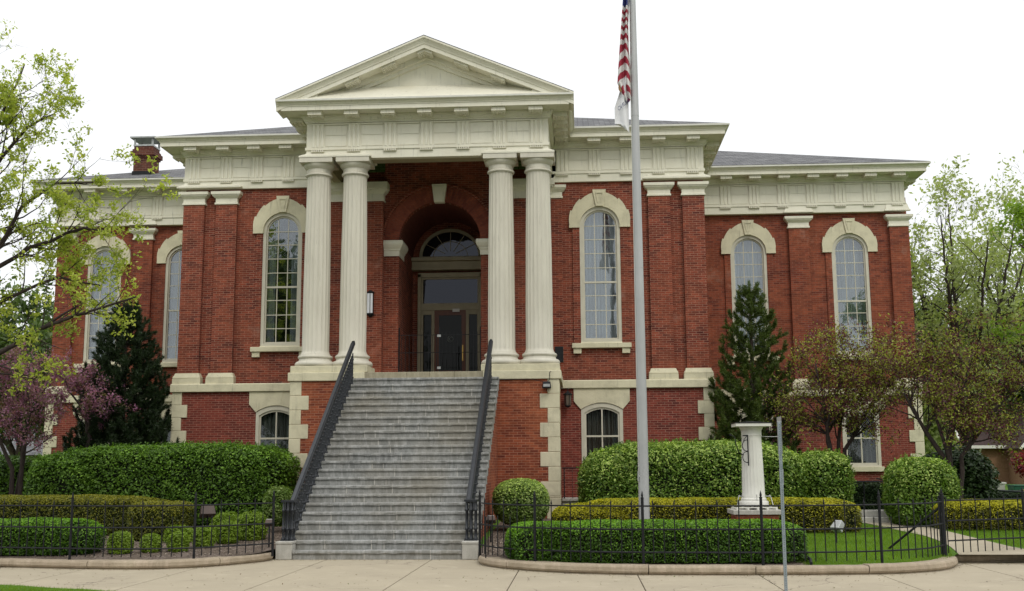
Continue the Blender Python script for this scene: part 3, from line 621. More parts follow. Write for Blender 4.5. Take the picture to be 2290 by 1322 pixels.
# portico blocks
for s_ in (1, -1):
    xa, xb = sorted((s_*1.63, s_*3.53))
    pb = part('portico_block', MB().box(xa, xb, 6.5, 9.70, 0, 4.05), 'brick_porch')
    mb = quoin(s_*3.545, s_, 6.485, 1.0, .31, .51, 4.045, 1.2)
    mb.box(*sorted((s_*3.22, s_*3.55)), 6.47, 7.4, .75, 1.0).box(*sorted((s_*3.20, s_*3.57)), 6.45, 7.4, .3, .75)
    part('quoin_column', mb, 'cream_stone', pb, bevel=.014)
    part('block_cap', MB().box(*sorted((s_*1.56, s_*3.60)), 6.44, 9.69, 4.05, 4.28), 'cream_stone', pb, bevel=.02)
    part('column_plinth', MB().box(*sorted((s_*1.50, s_*3.56)), 6.53, 7.62, 4.281, 4.46), 'cream_stone', pb, bevel=.015)
    # responds against the wall
    xa, xb = sorted((s_*1.66, s_*3.28)); rp = part('wall_respond', MB().box(xa, xb, 9.45, 9.899, 4.27, 9.62), 'brick')
    part('respond_capital', MB().sweep([(0,9.60),(.03,9.60),(.03,9.65),(.01,9.66),(.01,9.82),(.05,9.86),(.11,9.92),(.11,9.96),(.14,9.97),(.14,10.16),(0,10.16)], [(xa,9.898),(xa,9.45),(xb,9.45),(xb,9.898)]).box(xa+.001, xb-.001, 9.451, 9.897, 9.61, 10.159), 'cream', rp)
# entrance
part('porch_floor', MB().box(-3.3, 3.3, 6.62, 9.9, 4.1, 4.272).box(-1.25, 1.25, 9.9, 12.5, 4.1, 4.272), 'landing')
AR = part('entrance_wall', MB().shape([(-1.659, 4.272), (1.659, 4.272), (1.659, 11.0), (-1.659, 11.0)], [archtop(0, 1.22, 4.2721, 8.40, 1.2, 24)], 9.72, 9.897)
     .box(-1.6, -1.22, 10.26, 12.5, 4.27, 8.4).box(1.22, 1.6, 10.26, 12.5, 4.27, 8.4).box(-1.6, 1.6, 12.5, 12.8, 4.27, 10), 'brick')
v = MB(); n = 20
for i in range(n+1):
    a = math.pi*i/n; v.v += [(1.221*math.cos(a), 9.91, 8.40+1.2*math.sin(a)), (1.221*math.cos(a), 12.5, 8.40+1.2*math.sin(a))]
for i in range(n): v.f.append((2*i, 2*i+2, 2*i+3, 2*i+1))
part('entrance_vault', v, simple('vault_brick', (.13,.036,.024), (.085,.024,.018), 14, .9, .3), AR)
q = [(1.66*math.cos(math.pi*i/28), 8.40+1.66*math.sin(math.pi*i/28)) for i in range(29)]+[(1.215*math.cos(math.pi*(28-i)/28), 8.40+1.2*math.sin(math.pi*(28-i)/28)) for i in range(29)]
obj('brick_arch', MB().shape(q, [], 9.64, 9.719), M['voussoir'], AR, base=(0, 9.7, 0))
q = [(1.72*math.cos(math.pi*i/28), 8.42+1.70*math.sin(math.pi*i/28)) for i in range(29)]+[(1.662*math.cos(math.pi*(28-i)/28), 8.42+1.64*math.sin(math.pi*(28-i)/28)) for i in range(29)]
part('arch_moulding', MB().shape(q, [], 9.60, 9.719), 'brick', AR)
part('keystone', MB().frus(-.15, .15, 9.50, 9.72, 9.55, -.22, .22, 9.48, 9.72, 10.10).frus(-.09, .09, 9.48, 9.5, 9.6, -.15, .15, 9.46, 9.5, 10.03), 'cream', AR, bevel=.01)
for s_ in (1, -1):
    part('arch_impost', MB().sweep([(0,7.98),(.02,7.98),(.02,8.13),(.05,8.16),(.05,8.19),(.10,8.25),(.14,8.33),(.14,8.38),(.12,8.44),(0,8.46)], ([(-1.64,9.719),(-1.64,9.70),(-1.22,9.70),(-1.22,10.6)] if s_ < 0 else [(1.22,10.6),(1.22,9.70),(1.64,9.70),(1.64,9.719)])), 'cream', AR)
# door assembly
D = part('entrance_door_frame', MB().box(-1.04, -.93, 12.36, 12.5, 4.27, 7.9).box(.93, 1.04, 12.36, 12.5, 4.27, 7.9).box(-1.04, 1.04, 12.36, 12.5, 7.78, 7.93).box(-.93, .93, 12.38, 12.5, 6.72, 6.88)
     .box(-.60, -.50, 12.39, 12.5, 4.27, 6.72).box(.50, .60, 12.39, 12.5, 4.27, 6.72).box(-.93,-.86,12.40,12.5,4.27,6.72).box(.86,.93,12.40,12.5,4.27,6.72).box(-.86,-.6,12.4,12.5,6.58,6.72).box(.6,.86,12.4,12.5,6.58,6.72)
     .box(-.86,-.6,12.4,12.5,4.27,4.75).box(.6,.86,12.4,12.5,4.27,4.75).box(-.93,.93,12.41,12.5,6.88,6.95).box(-.93,.93,12.41,12.5,7.72,7.78).box(-.93,-.87,12.41,12.5,6.95,7.72).box(.87,.93,12.41,12.5,6.95,7.72), 'trimdark', bevel=.01)
part('transom_window', MB().box(-.88, .88, 12.44, 12.45, 6.9, 7.75), 'glass_transom', D)
part('sidelight', MB().box(-.87, -.59, 12.44, 12.45, 4.7, 6.6), 'glass_door', D); part('sidelight', MB().box(.59, .87, 12.44, 12.45, 4.7, 6.6), 'glass_door', D)
DR = part('entrance_door', MB().shape([(-.5,4.28),(.5,4.28),(.5,6.72),(-.5,6.72)], [[(-.36,4.8),(.36,4.8),(.36,6.56),(-.36,6.56)]], 12.41, 12.47), 'woodpaint', B)
part('door_glass', MB().box(-.37, .37, 12.435, 12.44, 4.79, 6.57), 'glass_door', DR)
part('door_handle', MB().box(.385, .42, 12.36, 12.41, 5.1, 5.6), simple('brass', (.5,.3,.08), (.4,.25,.07), 5, .3, metal=.8), DR)
ring = [(.10*math.cos(6.2832*i/28), 5.80+.10*math.sin(6.2832*i/28)) for i in range(28)]; ri = [(.088*math.cos(6.2832*i/28), 5.80+.088*math.sin(6.2832*i/28)) for i in range(28)]
lg = MB().shape(ring, [ri], 12.428, 12.4345).box(-.055,-.04,12.428,12.4345,5.74,5.86).box(-.035,-.025,12.428,12.4345,5.76,5.84)
for i in range(9):
    a = R(50+i*32.5); lg.box(.025+.045*math.cos(a)-.007, .025+.045*math.cos(a)+.007, 12.428, 12.4345, 5.80+.05*math.sin(a)-.01, 5.80+.05*math.sin(a)+.01)
part('door_emblem', lg, simple('etched_emblem', (.16,.18,.16), (.14,.16,.14), 5, .6), DR)
part('door_notice', MB().box(.08, .30, 12.355, 12.378, 6.66, 6.76), 'white', D)
# fanlight and lintel beam
part('lintel_beam', MB().box(-1.219, 1.219, 12.2, 12.499, 8.0, 8.10).box(-1.219, 1.219, 12.24, 12.499, 8.10, 8.28).box(-1.219, 1.219, 12.14, 12.499, 8.28, 8.40), 'trimdark', bevel=.012)
FL = part('fanlight', MB().shape(archtop(0, 1.0, 8.40, 8.43, .93, 22), [archtop(0, .90, 8.46, 8.47, .79, 22)], 12.36, 12.499), 'trimdark')
fb = MB()
for a in (30, 60, 90, 120, 150): fb.tube([(.2*math.cos(R(a)), 12.43, 8.47+.18*math.sin(R(a))), (.89*math.cos(R(a)), 12.43, 8.47+.78*math.sin(R(a)))], .013, 4)
fb.tube([(.55*math.cos(R(a)), 12.43, 8.47+.48*math.sin(R(a))) for a in range(0, 181, 15)], .013, 4)
part('fanlight_bars', fb, 'trimdark', FL); part('fanlight_glass', MB().shape(archtop(0, .93, 8.42, 8.45, .85, 20), [], 12.445, 12.45), 'glass_transom', FL)
# ================================================================ stairs
ST = thing('stone_staircase', (0, 0, 0), 'broad grey stone staircase climbing between black railings to the portico', 'staircase')
RI, TR = .178, .2799
for k in range(1, 24):
    hw = 1.70 if k <= 2 else 1.99; y0 = TR*(k-1); y1 = y0+TR+.12 if k < 23 else 6.6
    mb = MB(); cuts = sorted(random.uniform(-hw+.5, hw-.5) for _ in range(random.choice((2, 2, 3))))
    cuts = [c for i, c in enumerate(cuts) if i == 0 or c-cuts[i-1] > .5]
    xs = [-hw]+cuts+[hw]
    for a, b in zip(xs[:-1], xs[1:]):
        g = .004; nx = max(3, int((b-a)/.05)); dz = random.uniform(-.003, .003)
        rows = []; prof = [(.03, 0), (.03+.005, RI-.07), (.004, RI-.062), (-.004, RI-.045), (.0, RI-.012), (.014, RI)]
        for i in range(nx+1):
            x_ = a+g+(b-a-2*g)*i/nx
            for j, (py, pz) in enumerate(prof):
                jit = mnoise.noise(Vector((x_*9, k*3.7+j, 1)))*.010 if 0 < j < 5 else 0
                rows.append((x_, y0+py+jit, RI*(k-1)+pz+dz+(mnoise.noise(Vector((x_*7, k*2.3, j)))*.006 if j in (1,2) else 0)))
            rows.append((x_, y1, RI*k+dz)); rows.append((x_, y1, RI*(k-1)))
        n = len(prof)+2; f = []
        for i in range(nx):
            for j in range(n-1): f.append((i*n+j, (i+1)*n+j, (i+1)*n+j+1, i*n+j+1))
        f.append(tuple(range(n-1,-1,-1))); f.append(tuple(nx*n+j for j in range(n)))
        mb.add(rows, f)
    st_ = obj('step', mb, M['step'], ST); jm = MB()
    for c in cuts: jm.box(c-.006, c+.006, y0+.022, y0+.05, RI*(k-1)+.002, RI*k-.066).box(c-.005, c+.005, y0+.006, y0+.05, RI*k-.06, RI*k+.001)
    for c in cuts:
        if random.random() < .5: jm.box(c+.25, c+.258, y0+.024, y0+.05, RI*(k-1)+.002, RI*k-.07)
    obj('mortar_joint', jm, M['mortar'], st_)
obj('top_landing_step', MB().box(-1.559, -.45, 6.50, 6.62, 4.095, 4.272).box(-.446, .15, 6.50, 6.62, 4.095, 4.272).box(.154, .8, 6.50, 6.62, 4.095, 4.272).box(.804, 1.559, 6.50, 6.62, 4.095, 4.272), M['landing'], ST, bevel=.01)
pf = [(.36, 0), (.36, RI*2-.02)]
for k in range(3, 24): pf += [(TR*(k-1)+.06, RI*(k-1)-.005), (TR*(k-1)+.06, RI*k-.19 if False else RI*(k-1)+.10)]
pf = [(.62, 0), (.62, .33)]+[(6.30, 3.93), (6.499, 3.93), (6.499, 0)]
obj('stair_side_wall', MB().ext_x(pf, 1.60, 1.93), M['brick_porch'], ST); obj('stair_side_wall', MB().ext_x(pf, -1.93, -1.60), M['brick_porch'], ST)
for s_ in (1, -1):
    xa, xb = sorted((s_*1.705, s_*2.03)); obj('stair_pedestal', MB().box(xa, xb, -.03, .56, 0, .30).box(xa-.008, xb+.008, -.04, .57, .30, .355), M['concrete'], ST, bevel=.015)
# stair railings
def railing(s_, label):
    x0 = s_*1.80; y0, z0, y1, z1 = .42, 1.15, 6.10, 5.02
    T = thing('stair_railing', (x0, .3, .355), label, 'railing', 'iron railings on either side of the stairs')
    rail = MB(); d = Vector((0, y1-y0, z1-z0)).normalized(); u_ = Vector((0, -d.z, d.y))
    def rb(w0, w1, h0, h1):
        P0, P1 = Vector((x0, y0-.12, z0-.03)), Vector((x0, y1, z1)); vs = []
        for P in (P0, P1):
            for a, h in ((-w0, h0), (w0, h0), (w1, h1), (-w1, h1)): vs.append(tuple(P+Vector((a, 0, 0))+u_*h))
        rail.add(vs, [(0,3,2,1),(4,5,6,7),(0,1,5,4),(1,2,6,5),(2,3,7,6),(3,0,4,7)])
    rb(.055, .055, -.045, -.004); rb(.045, .03, -.003, .022)
    rail.tube([(x0, y1-.02, z1), (x0, y1+.06, z1+.02), (x0, y1+.10, z1-.05)], .04, 8)
    obj('handrail', rail, M['iron_rail'], T)
    obj('lower_rail', MB().add([(x0+a, yy, zz+b) for yy, zz in ((.55, .52), (6.1, 4.19)) for a, b in ((-.02,-.02),(.02,-.02),(.02,.02),(-.02,.02))], [(0,3,2,1),(4,5,6,7),(0,1,5,4),(1,2,6,5),(2,3,7,6),(3,0,4,7)]), M['iron_rail'], T)
    bal = None
    for k in range(3, 24):
        for q in (.08, .22):
            y_ = TR*(k-1)+q
            if y_ > 6.15: continue
            zb = RI*k; zt = z0+(y_-y0)*(z1-z0)/(y1-y0)-.03; h = zt-zb
            key = (q,)
            if bal is None or key not in bal:
                pr_ = [(.030,0),(.030,.03),(.015,.05),(.015,.16),(.030,.175),(.030,.20),(.017,.215),(.017,h*.5),(.026,h*.5+.015),(.017,h*.5+.03),(.017,h-.2),(.028,h-.185),(.028,h-.16),(.015,h-.14),(.015,h)]
                mb = MB().lathe(pr_, 0, 0, 8); mb.tube([(0,-.02,h-.1),(0,-.07,h-.13),(0,-.07,h-.05),(0,-.03,h-.02)], .008, 4)
                me = bpy.data.meshes.new('baluster'); me.from_pydata(mb.v, [], mb.f); me.update()
                o = mk('baluster', me, M['iron_rail'], T, (x0, y_, zb)); bal = bal or {}; bal[key] = o
            else: again(bal[key], (x0, y_, zb), T)
    xn = s_*1.86; nw = MB().box(xn-.135, xn+.135, .17, .44, .355, .375).box(xn-.135, xn+.135, .17, .44, 1.12, 1.16)
    for a, b in ((-.09,-.09),(.09,-.09),(.09,.09),(-.09,.09),(0,-.09),(0,.09)):
        nw.lathe([(.035,.375),(.035,.40),(.022,.42),(.022,.56),(.034,.575),(.034,.60),(.022,.615),(.022,.93),(.034,.945),(.034,.97),(.022,.985),(.022,1.12)], xn+a, .305+b, 8)
    obj('newel_post', nw, M['iron_rail'], T, smooth=True)
    return T
railing(-1, 'left black cast iron stair railing with slanting handrail and clustered newel post')
railing(1, 'right black cast iron stair railing with slanting handrail beside the brick portico block')
# ================================================================ ground
def gz(x, y): return .13+.045*min(y+1.5, 9.5)
def smooth_path(pts, step=.15):
    P = [Vector((*p, 0)) for p in pts]; out = []
    for i in range(len(P)-1):
        p0 = P[max(i-1,0)]; p1 = P[i]; p2 = P[i+1]; p3 = P[min(i+2, len(P)-1)]
        n = max(2, int((p2-p1).length/step))
        for k in range(n):
            t_ = k/n; q = .5*((2*p1)+(p2-p0)*t_+(2*p0-5*p1+4*p2-p3)*t_*t_+(3*p1-p0-3*p2+p3)*t_**3); out.append((q.x, q.y))
    out.append((P[-1].x, P[-1].y)); return out
KR = smooth_path([(2.06,-.05),(2.10,-.75),(2.20,-1.25),(2.48,-1.75),(2.85,-2.15),(3.30,-2.50),(4.06,-2.88),(5.18,-3.10),(7.11,-3.12),(8.5,-3.05),(9.46,-2.84),(10.33,-2.25),(10.80,-1.45),(10.93,-1.05)])
KL = smooth_path([(-16,-1.0),(-9.5,-1.40),(-6.82,-1.68),(-5.45,-1.98),(-4.06,-2.12),(-3.4,-1.98),(-2.9,-1.66),(-2.4,-1.02),(-2.12,-.5),(-2.06,-.05)])
def yk(x):
    best = None
    for P in (KR, KL):
        for (a, b), (c, d) in zip(P[:-1], P[1:]):
            if min(a,c) <= x <= max(a,c) and abs(c-a) > 1e-6:
                v = b+(d-b)*(x-a)/(c-a); best = v if best is None else min(best, v)
    if best is None: best = -.9 if x > 10.9 else (-1.0 if x < -16 else .3)
    return best+.12
def sheet(name, x0, x1, f0, f1, mat, dz=0, nx=60, ny=30, label=None, kind='structure', zf=gz):
    V = []; F = []
    for i in range(nx+1):
        x = x0+(x1-x0)*i/nx; a, b = f0(x), f1(x)
        for j in range(ny+1):
            y = a+(b-a)*(j/ny)**1.0; V.append((x, y, zf(x, y)+dz))
    for i in range(nx):
        for j in range(ny):
            k = i*(ny+1)+j; F.append((k, k+ny+1, k+ny+2, k+1))
    me = bpy.data.meshes.new(name); me.from_pydata(V, [], F); me.update()
    o = mk(name, me, M[mat], None, (0,0,0)); return tag(o, label, None, None, kind)
tag(obj('ground', MB().add([(-400,-300,-.16),(400,-300,-.16),(400,600,-.16),(-400,600,-.16)], [(0,1,2,3)]), M['lawn']), 'broad flat grassy ground reaching to the horizon', kind='structure')
tag(obj('street', MB().add([(-200,-40,-.150),(200,-40,-.150),(200,-8.5,-.150),(-200,-8.5,-.150)], [(0,1,2,3)]), M['asphalt']), 'grey asphalt street in front of the verge', kind='structure')
# sidewalk slabs with open joints
sw = MB(); xs = [-60,-40,-30,-20,-15,-11,-9,-7,-5,-3,-1,1.1,2.95,5.0,7.02,9.03,11.1,13.2,15.3,20,30,60]
for a, b in zip(xs[:-1], xs[1:]):
    sw.frus(a+.004, b-.004, -6.8, 1.2 if -3.5 < a < 3 else -.4, -.1, a+.010, b-.010, -6.79, 1.2 if -3.5 < a < 3 else -.4, 0)
tag(obj('sidewalk', sw, M['walk']), 'pale concrete sidewalk in front of the building', kind='structure')
tag(obj('sidewalk_bed', MB().box(-60, 60, -6.78, -.4, -.12, -.02), M['mulch']), 'dark joints under the sidewalk slabs', kind='structure')
def vy(x): return -4.80-.40*max(0, x+5.2)+.03*math.sin(x*5)
V = []; F = []
n_ = 90
for i in range(n_+1):
    x = -14+24*i/n_; V += [(x, vy(x), .018), (x, -8.5, -.03)]
for i in range(n_): F.append((2*i, 2*i+1, 2*i+3, 2*i+2))
tag(obj('verge', MB().add(V, F), M['lawn']), 'grass verge between sidewalk and street', kind='structure')
sheet('lawn', -60, 60, yk, lambda x: 60, 'lawn', 0, 240, 60, 'green lawn in front of and around the building')
sheet('mulch_bed_left', -13, -2.06, lambda x: yk(x)+.02, lambda x: 4.6, 'mulch', .006, 90, 20, 'wood chip mulch bed left of the stairs')
sheet('mulch_bed_right', 2.06, 8.0, lambda x: yk(x)+.02, lambda x: 6.4, 'mulch', .006, 50, 24, 'wood chip mulch bed right of the stairs')
def pathl(y): return 11.02+max(0, (y+1))*(-.02)+.10*math.sin(y*.5)
V = []; F = []
P_ = [(-.95,11.0,12.7),(-.5,11.1,12.6),(.3,11.25,12.4),(1.2,11.35,12.3),(2.2,11.35,12.2),(3.2,11.15,12.1),(4.2,10.95,12.0),(5.1,10.8,11.95)]
for y, a, b in P_: V += [(a, y, gz(a, y)+.012), (b, y, gz(b, y)+.012)]
for i in range(len(P_)-1): F.append((2*i, 2*i+1, 2*i+3, 2*i+2))
tag(obj('garden_path', MB().add(V, F), M['walk']), 'narrow pale concrete path leading from the gate to the side steps', kind='structure')
# kerbs
def kerb(P, label, name='stone_kerb'):
    T = thing(name, (P[len(P)//2][0], P[len(P)//2][1], 0), label, 'kerb', 'stone kerbs along the sidewalk')
    # cut into stones
    seg = []; acc = 0; cur = [P[0]]; lim = random.uniform(1.9, 2.6)
    for a, b in zip(P[:-1], P[1:]):
        acc += math.hypot(b[0]-a[0], b[1]-a[1]); cur.append(b)
        if acc > lim: seg.append(cur); cur = [b]; acc = 0; lim = random.uniform(1.7, 2.7)
    if len(cur) > 1: seg.append(cur)
    for c in seg:
        d0 = Vector((c[1][0]-c[0][0], c[1][1]-c[0][1])).normalized()*.008; d1 = Vector((c[-1][0]-c[-2][0], c[-1][1]-c[-2][1])).normalized()*.008
        c = [(c[0][0]+d0.x, c[0][1]+d0.y)]+c[1:-1]+[(c[-1][0]-d1.x, c[-1][1]-d1.y)]
        h = .150+random.uniform(-.008, .008)
        pr_ = [(-.30,-.1),(-.045,-.1),(-.045,.012),(-.012,.030),(.004,.06),(0,.085),(-.004,h-.035),(-.022,h-.008),(-.05,h),(-.29,h),(-.30,h-.01)]
        mb = MB().sweep(pr_, c)
        mb.v = [(x+mnoise.noise(Vector((x*6, y*6, z*8)))*.012, y+mnoise.noise(Vector((x*6+9, y*6, z*8)))*.016, z+mnoise.noise(Vector((x*4, y*4+5, z)))*.006) for x, y, z in mb.v]
        obj('kerb_stone', mb, M['kerb'], T)
kerb(KL, 'buff stone kerb curving along the planted bed left of the stairs')
kerb(KR, 'buff stone kerb curving around the lawn and hedge right of the stairs')
kerb([(10.95,-.72),(11.5,-.70),(12.3,-.45),(13.5,-.1),(16,.5),(22,1.5)], 'low stone edging at the right gate and path')
# ================================================================ iron fence
def resample(P, step):
    out = []; acc = 0; nxt = 0
    for a, b in zip(P[:-1], P[1:]):
        l = math.hypot(b[0]-a[0], b[1]-a[1])
        while nxt <= acc+l:
            t_ = (nxt-acc)/l; out.append((a[0]+(b[0]-a[0])*t_, a[1]+(b[1]-a[1])*t_)); nxt += step
        acc += l
    return out
def lathe_me(name, prof, n=6, extra=None):
    mb = MB().lathe(prof, 0, 0, n)
    if extra: extra(mb)
    me = bpy.data.meshes.new(name); me.from_pydata(mb.v, [], mb.f); me.update(); return me
PICK_T = lathe_me('picket', [(.0105,.20),(.0105,1.10),(.0105,1.125),(.018,1.135),(.009,1.15),(.017,1.17),(.011,1.195),(.002,1.245)], 5)
PICK_S = lathe_me('picket', [(.0105,.20),(.0105,.86),(.014,.868),(.008,.88),(.013,.893),(.008,.91),(.002,.935)], 5)
PICK_L = lathe_me('picket', [(.0105,.0),(.0105,.86),(.014,.868),(.008,.88),(.013,.893),(.008,.91),(.002,.935)], 5)
POST = lathe_me('fence_post', [(.025,.0),(.025,1.155),(.028,1.16),(.028,1.175),(.014,1.185),(.022,1.21),(.014,1.245),(.002,1.29)], 8)
def fence(P, posts, label, z0=.145, rails=(.35,.735,1.13), tall_only=False, group='iron picket fences around the garden'):
    T = thing('picket_fence', (P[0][0], P[0][1], z0), label, 'fence', group)
    for rz in rails:
        mb = MB().tube([(a, b, rz) for a, b in P], .015, 5); obj('fence_rail', mb, M['iron'], T)
    k = 0
    for i, (a, b) in enumerate(resample(P, .182)):
        if any(math.hypot(a-p[0], b-p[1]) < .07 for p in posts): continue
        me = PICK_T if i % 2 == 0 or tall_only else PICK_S
        mk('picket', me, M['iron'], T, (a, b, 0 if not tall_only else z0-.12))
    for p in posts: mk('fence_post', POST, M['iron'], T, (p[0], p[1], 0.10))
    return T
def off(P, d):
    out = []
    for i, p in enumerate(P):
        a = P[max(i-1,0)]; b = P[min(i+1,len(P)-1)]; dx, dy = b[0]-a[0], b[1]-a[1]; l = math.hypot(dx, dy); out.append((p[0]-dy/l*d, p[1]+dx/l*d))
    return out
FR = smooth_path([(2.13,-.80),(2.35,-1.35),(2.75,-1.85),(3.24,-2.22),(4.1,-2.58),(5.12,-2.78),(7.13,-2.85),(8.3,-2.75),(9.20,-2.5),(10.1,-1.95),(10.71,-1.07)])
FLf = smooth_path([(-12,-1.05),(-9.5,-1.15),(-6.93,-1.43),(-5.48,-1.70),(-4.2,-1.86),(-3.16,-1.60),(-2.5,-.98),(-1.98,-.42)])
fence(FLf, [(-9.3,-1.17),(-7.4,-1.38),(-5.46,-1.70),(-3.14,-1.59),(-1.98,-.42)], 'black iron picket fence curving left from the stairs along the kerb')
f2 = fence(FR, [(2.13,-.80),(3.24,-2.22),(5.12,-2.78),(7.13,-2.85),(9.20,-2.5),(10.71,-1.07)], 'black iron picket fence curving right from the stairs to the end post')
obj('gate_post', MB().lathe([(.05,.1),(.05,1.20),(.06,1.21),(.06,1.24),(.04,1.25),(.04,1.29),(.001,1.31)], 10.72, -1.02, 10), M['iron'], f2)
obj('brace_bar', MB().tube([(10.68,-1.0,1.02),(9.95,-.15,.22)], .022, 6), M['iron'], f2)
obj('fence_foot', MB().tube([(2.30,-1.45,.15),(2.30,-1.45,.9)], .012, 5), M['iron'], f2)
fence([(10.80,-1.0),(12.54,-.1),(15.5,1.2)], [(12.54,-.1),(14.6,.8)], 'black iron gate and fence panel across the path, right of the thick end post', .16, (.42,.78,1.15))
# ================================================================ planting
def rot_quads(C, Nrm, sx, sy, k=None):
    """leaf diamonds: centre, facing, half width, half length; random spin"""
    n = len(C); Nn = Nrm/np.maximum(np.linalg.norm(Nrm, axis=1, keepdims=True), 1e-6)
    a = rng.normal(size=(n,3)); a -= Nn*(a*Nn).sum(1, keepdims=True); a /= np.linalg.norm(a, axis=1, keepdims=True); b = np.cross(Nn, a)
    sx = np.broadcast_to(np.asarray(sx, float).reshape(-1,1), (n,1)); sy = np.broadcast_to(np.asarray(sy, float).reshape(-1,1), (n,1))
    fold = Nn*sx*.35
    return np.stack([C-a*sy, C-b*sx+fold, C+a*sy, C+b*sx+fold], 1)
def sn3(P, f, s=0): return (np.sin(P[:,0]*f+s*1.3+np.sin(P[:,2]*f*.7))+np.sin(P[:,1]*f*1.17+s*2.1)+np.sin(P[:,2]*f*1.31+s*.7+P[:,0]*f*.4))/3
def blob_points(c, h, p, n, lo=.93, hi=1.03, rough=.04, zmin=None, seed=0):
    d = rng.normal(size=(n*2,3)); area = np.array(h); d = d/np.maximum(np.linalg.norm(d/1, axis=1, keepdims=True),1e-6)
    # sample on a box by area for even cover, then push onto the rounded box
    hx, hy, hz = h; A = np.array([hy*hz, hx*hz, hx*hy]); f = rng.choice(3, size=n, p=A/A.sum()); u = rng.uniform(-1, 1, (n,3))
    u[np.arange(n), f] = np.sign(rng.uniform(-1, 1, n)); 
    r = (np.abs(u)**p).sum(1)**(1/p); q = u/r[:,None]
    nr = np.sign(q)*np.abs(q)**(p-1)/np.array(h); nr /= np.linalg.norm(nr, axis=1, keepdims=True)
    P = q*np.array(h)+np.array(c)
    s_ = min(h); k = rough*(sn3(P, 2.3, seed)+.7*sn3(P, 6.1, seed+3))
    P = P+nr*(k[:,None]+(rng.uniform(lo-1, hi-1, n)*1.0)[:,None]*s_)
    if zmin is not None: keep = P[:,2] > zmin; P, nr = P[keep], nr[keep]
    return P, nr
def hedge(name, blobs, mat, label, cat, leaf=.035, dens=900, group=None, zmin=None, lo=.82, hi=1.04, rough=.055, sprigs=0, upb=1.3, tip=None, tipn=0):
    Q2 = []
    c0 = blobs[0][0]; base = (c0[0], c0[1], gz(c0[0], c0[1])); T = thing(name, base, label, cat, group)
    Q = []; core = MB()
    for bi, (c, h, p) in enumerate(blobs):
        area = 8*(h[0]*h[1]+h[1]*h[2]+h[0]*h[2]); n = int(area*dens)
        P, nr = blob_points(c, h, p, n, lo, hi, rough, (gz(c[0], c[1])+.01) if zmin is None else zmin, bi+len(label))
        Nf = nr*1.0+rng.normal(size=P.shape)*.75+np.array([0,0,upb])
        s_ = leaf*rng.uniform(.7, 1.3, len(P)); Q.append(rot_quads(P, Nf, s_*.48, s_))
        if sprigs:
            k = int(area*sprigs); P2, n2 = blob_points(c, h, p, k, 1.0, 1.0, rough, base[2]+h[2]*.6, bi+len(label))
            for j in range(len(P2)):
                m_ = 5; st = np.linspace(.0, .11, m_)[:,None]; dd = n2[j]*.7+np.array([0,0,.8])+rng.normal(size=3)*.4; dd /= np.linalg.norm(dd)
                C = P2[j]+dd*st+rng.normal(size=(m_,3))*.012; Q.append(rot_quads(C, rng.normal(size=(m_,3))+dd*.3, leaf*.4, leaf*.9))
        if tip:  # bright leaves on upward faces: part new growth, part painted top light
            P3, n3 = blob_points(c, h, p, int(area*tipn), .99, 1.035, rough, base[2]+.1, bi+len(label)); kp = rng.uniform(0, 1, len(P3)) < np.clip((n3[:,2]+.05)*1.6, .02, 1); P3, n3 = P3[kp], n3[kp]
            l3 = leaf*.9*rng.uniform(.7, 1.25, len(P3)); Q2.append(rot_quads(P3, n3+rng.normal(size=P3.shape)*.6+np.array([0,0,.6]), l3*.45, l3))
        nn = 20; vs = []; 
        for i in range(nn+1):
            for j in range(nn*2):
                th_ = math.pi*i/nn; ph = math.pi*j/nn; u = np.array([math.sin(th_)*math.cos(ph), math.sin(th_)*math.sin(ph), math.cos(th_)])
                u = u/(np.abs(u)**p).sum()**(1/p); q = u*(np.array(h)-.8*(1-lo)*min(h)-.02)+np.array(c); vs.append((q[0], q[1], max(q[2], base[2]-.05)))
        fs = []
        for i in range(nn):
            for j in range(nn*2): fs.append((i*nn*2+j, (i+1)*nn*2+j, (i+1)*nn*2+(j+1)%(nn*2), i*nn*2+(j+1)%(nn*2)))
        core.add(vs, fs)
    quads('foliage', np.concatenate(Q), M[mat], T, base)
    if Q2: quads('lit_new_growth', np.concatenate(Q2), M[tip], T, base)
    obj('shade_core', core, M['core'], T, smooth='all')  # dark core shell, painted shade seen between the leaves
    return T
g_ = gz
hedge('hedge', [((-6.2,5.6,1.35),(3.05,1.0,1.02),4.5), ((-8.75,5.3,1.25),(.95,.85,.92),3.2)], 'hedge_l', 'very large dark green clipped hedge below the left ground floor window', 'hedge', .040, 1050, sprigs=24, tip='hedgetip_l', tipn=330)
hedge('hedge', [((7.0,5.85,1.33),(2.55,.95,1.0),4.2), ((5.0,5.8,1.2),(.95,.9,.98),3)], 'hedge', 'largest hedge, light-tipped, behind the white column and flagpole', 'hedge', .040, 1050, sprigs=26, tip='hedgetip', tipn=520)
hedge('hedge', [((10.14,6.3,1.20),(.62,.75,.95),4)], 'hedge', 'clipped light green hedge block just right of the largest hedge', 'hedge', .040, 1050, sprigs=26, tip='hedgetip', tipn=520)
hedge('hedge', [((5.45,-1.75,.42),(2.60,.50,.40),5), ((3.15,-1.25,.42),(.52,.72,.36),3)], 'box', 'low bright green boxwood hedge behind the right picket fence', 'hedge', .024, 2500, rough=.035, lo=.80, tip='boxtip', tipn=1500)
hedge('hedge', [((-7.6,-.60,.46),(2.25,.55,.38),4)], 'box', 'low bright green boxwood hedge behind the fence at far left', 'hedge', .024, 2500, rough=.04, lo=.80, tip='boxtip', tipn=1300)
hedge('hedge', [((7.15,3.25,.62),(3.1,.52,.46),5), ((4.35,3.2,.56),(.95,.50,.38),3.5)], 'yew', 'long low golden yew hedge in front of the largest hedge', 'hedge', .024, 2600, rough=.03, lo=.8, tip='yewtip', tipn=3000)
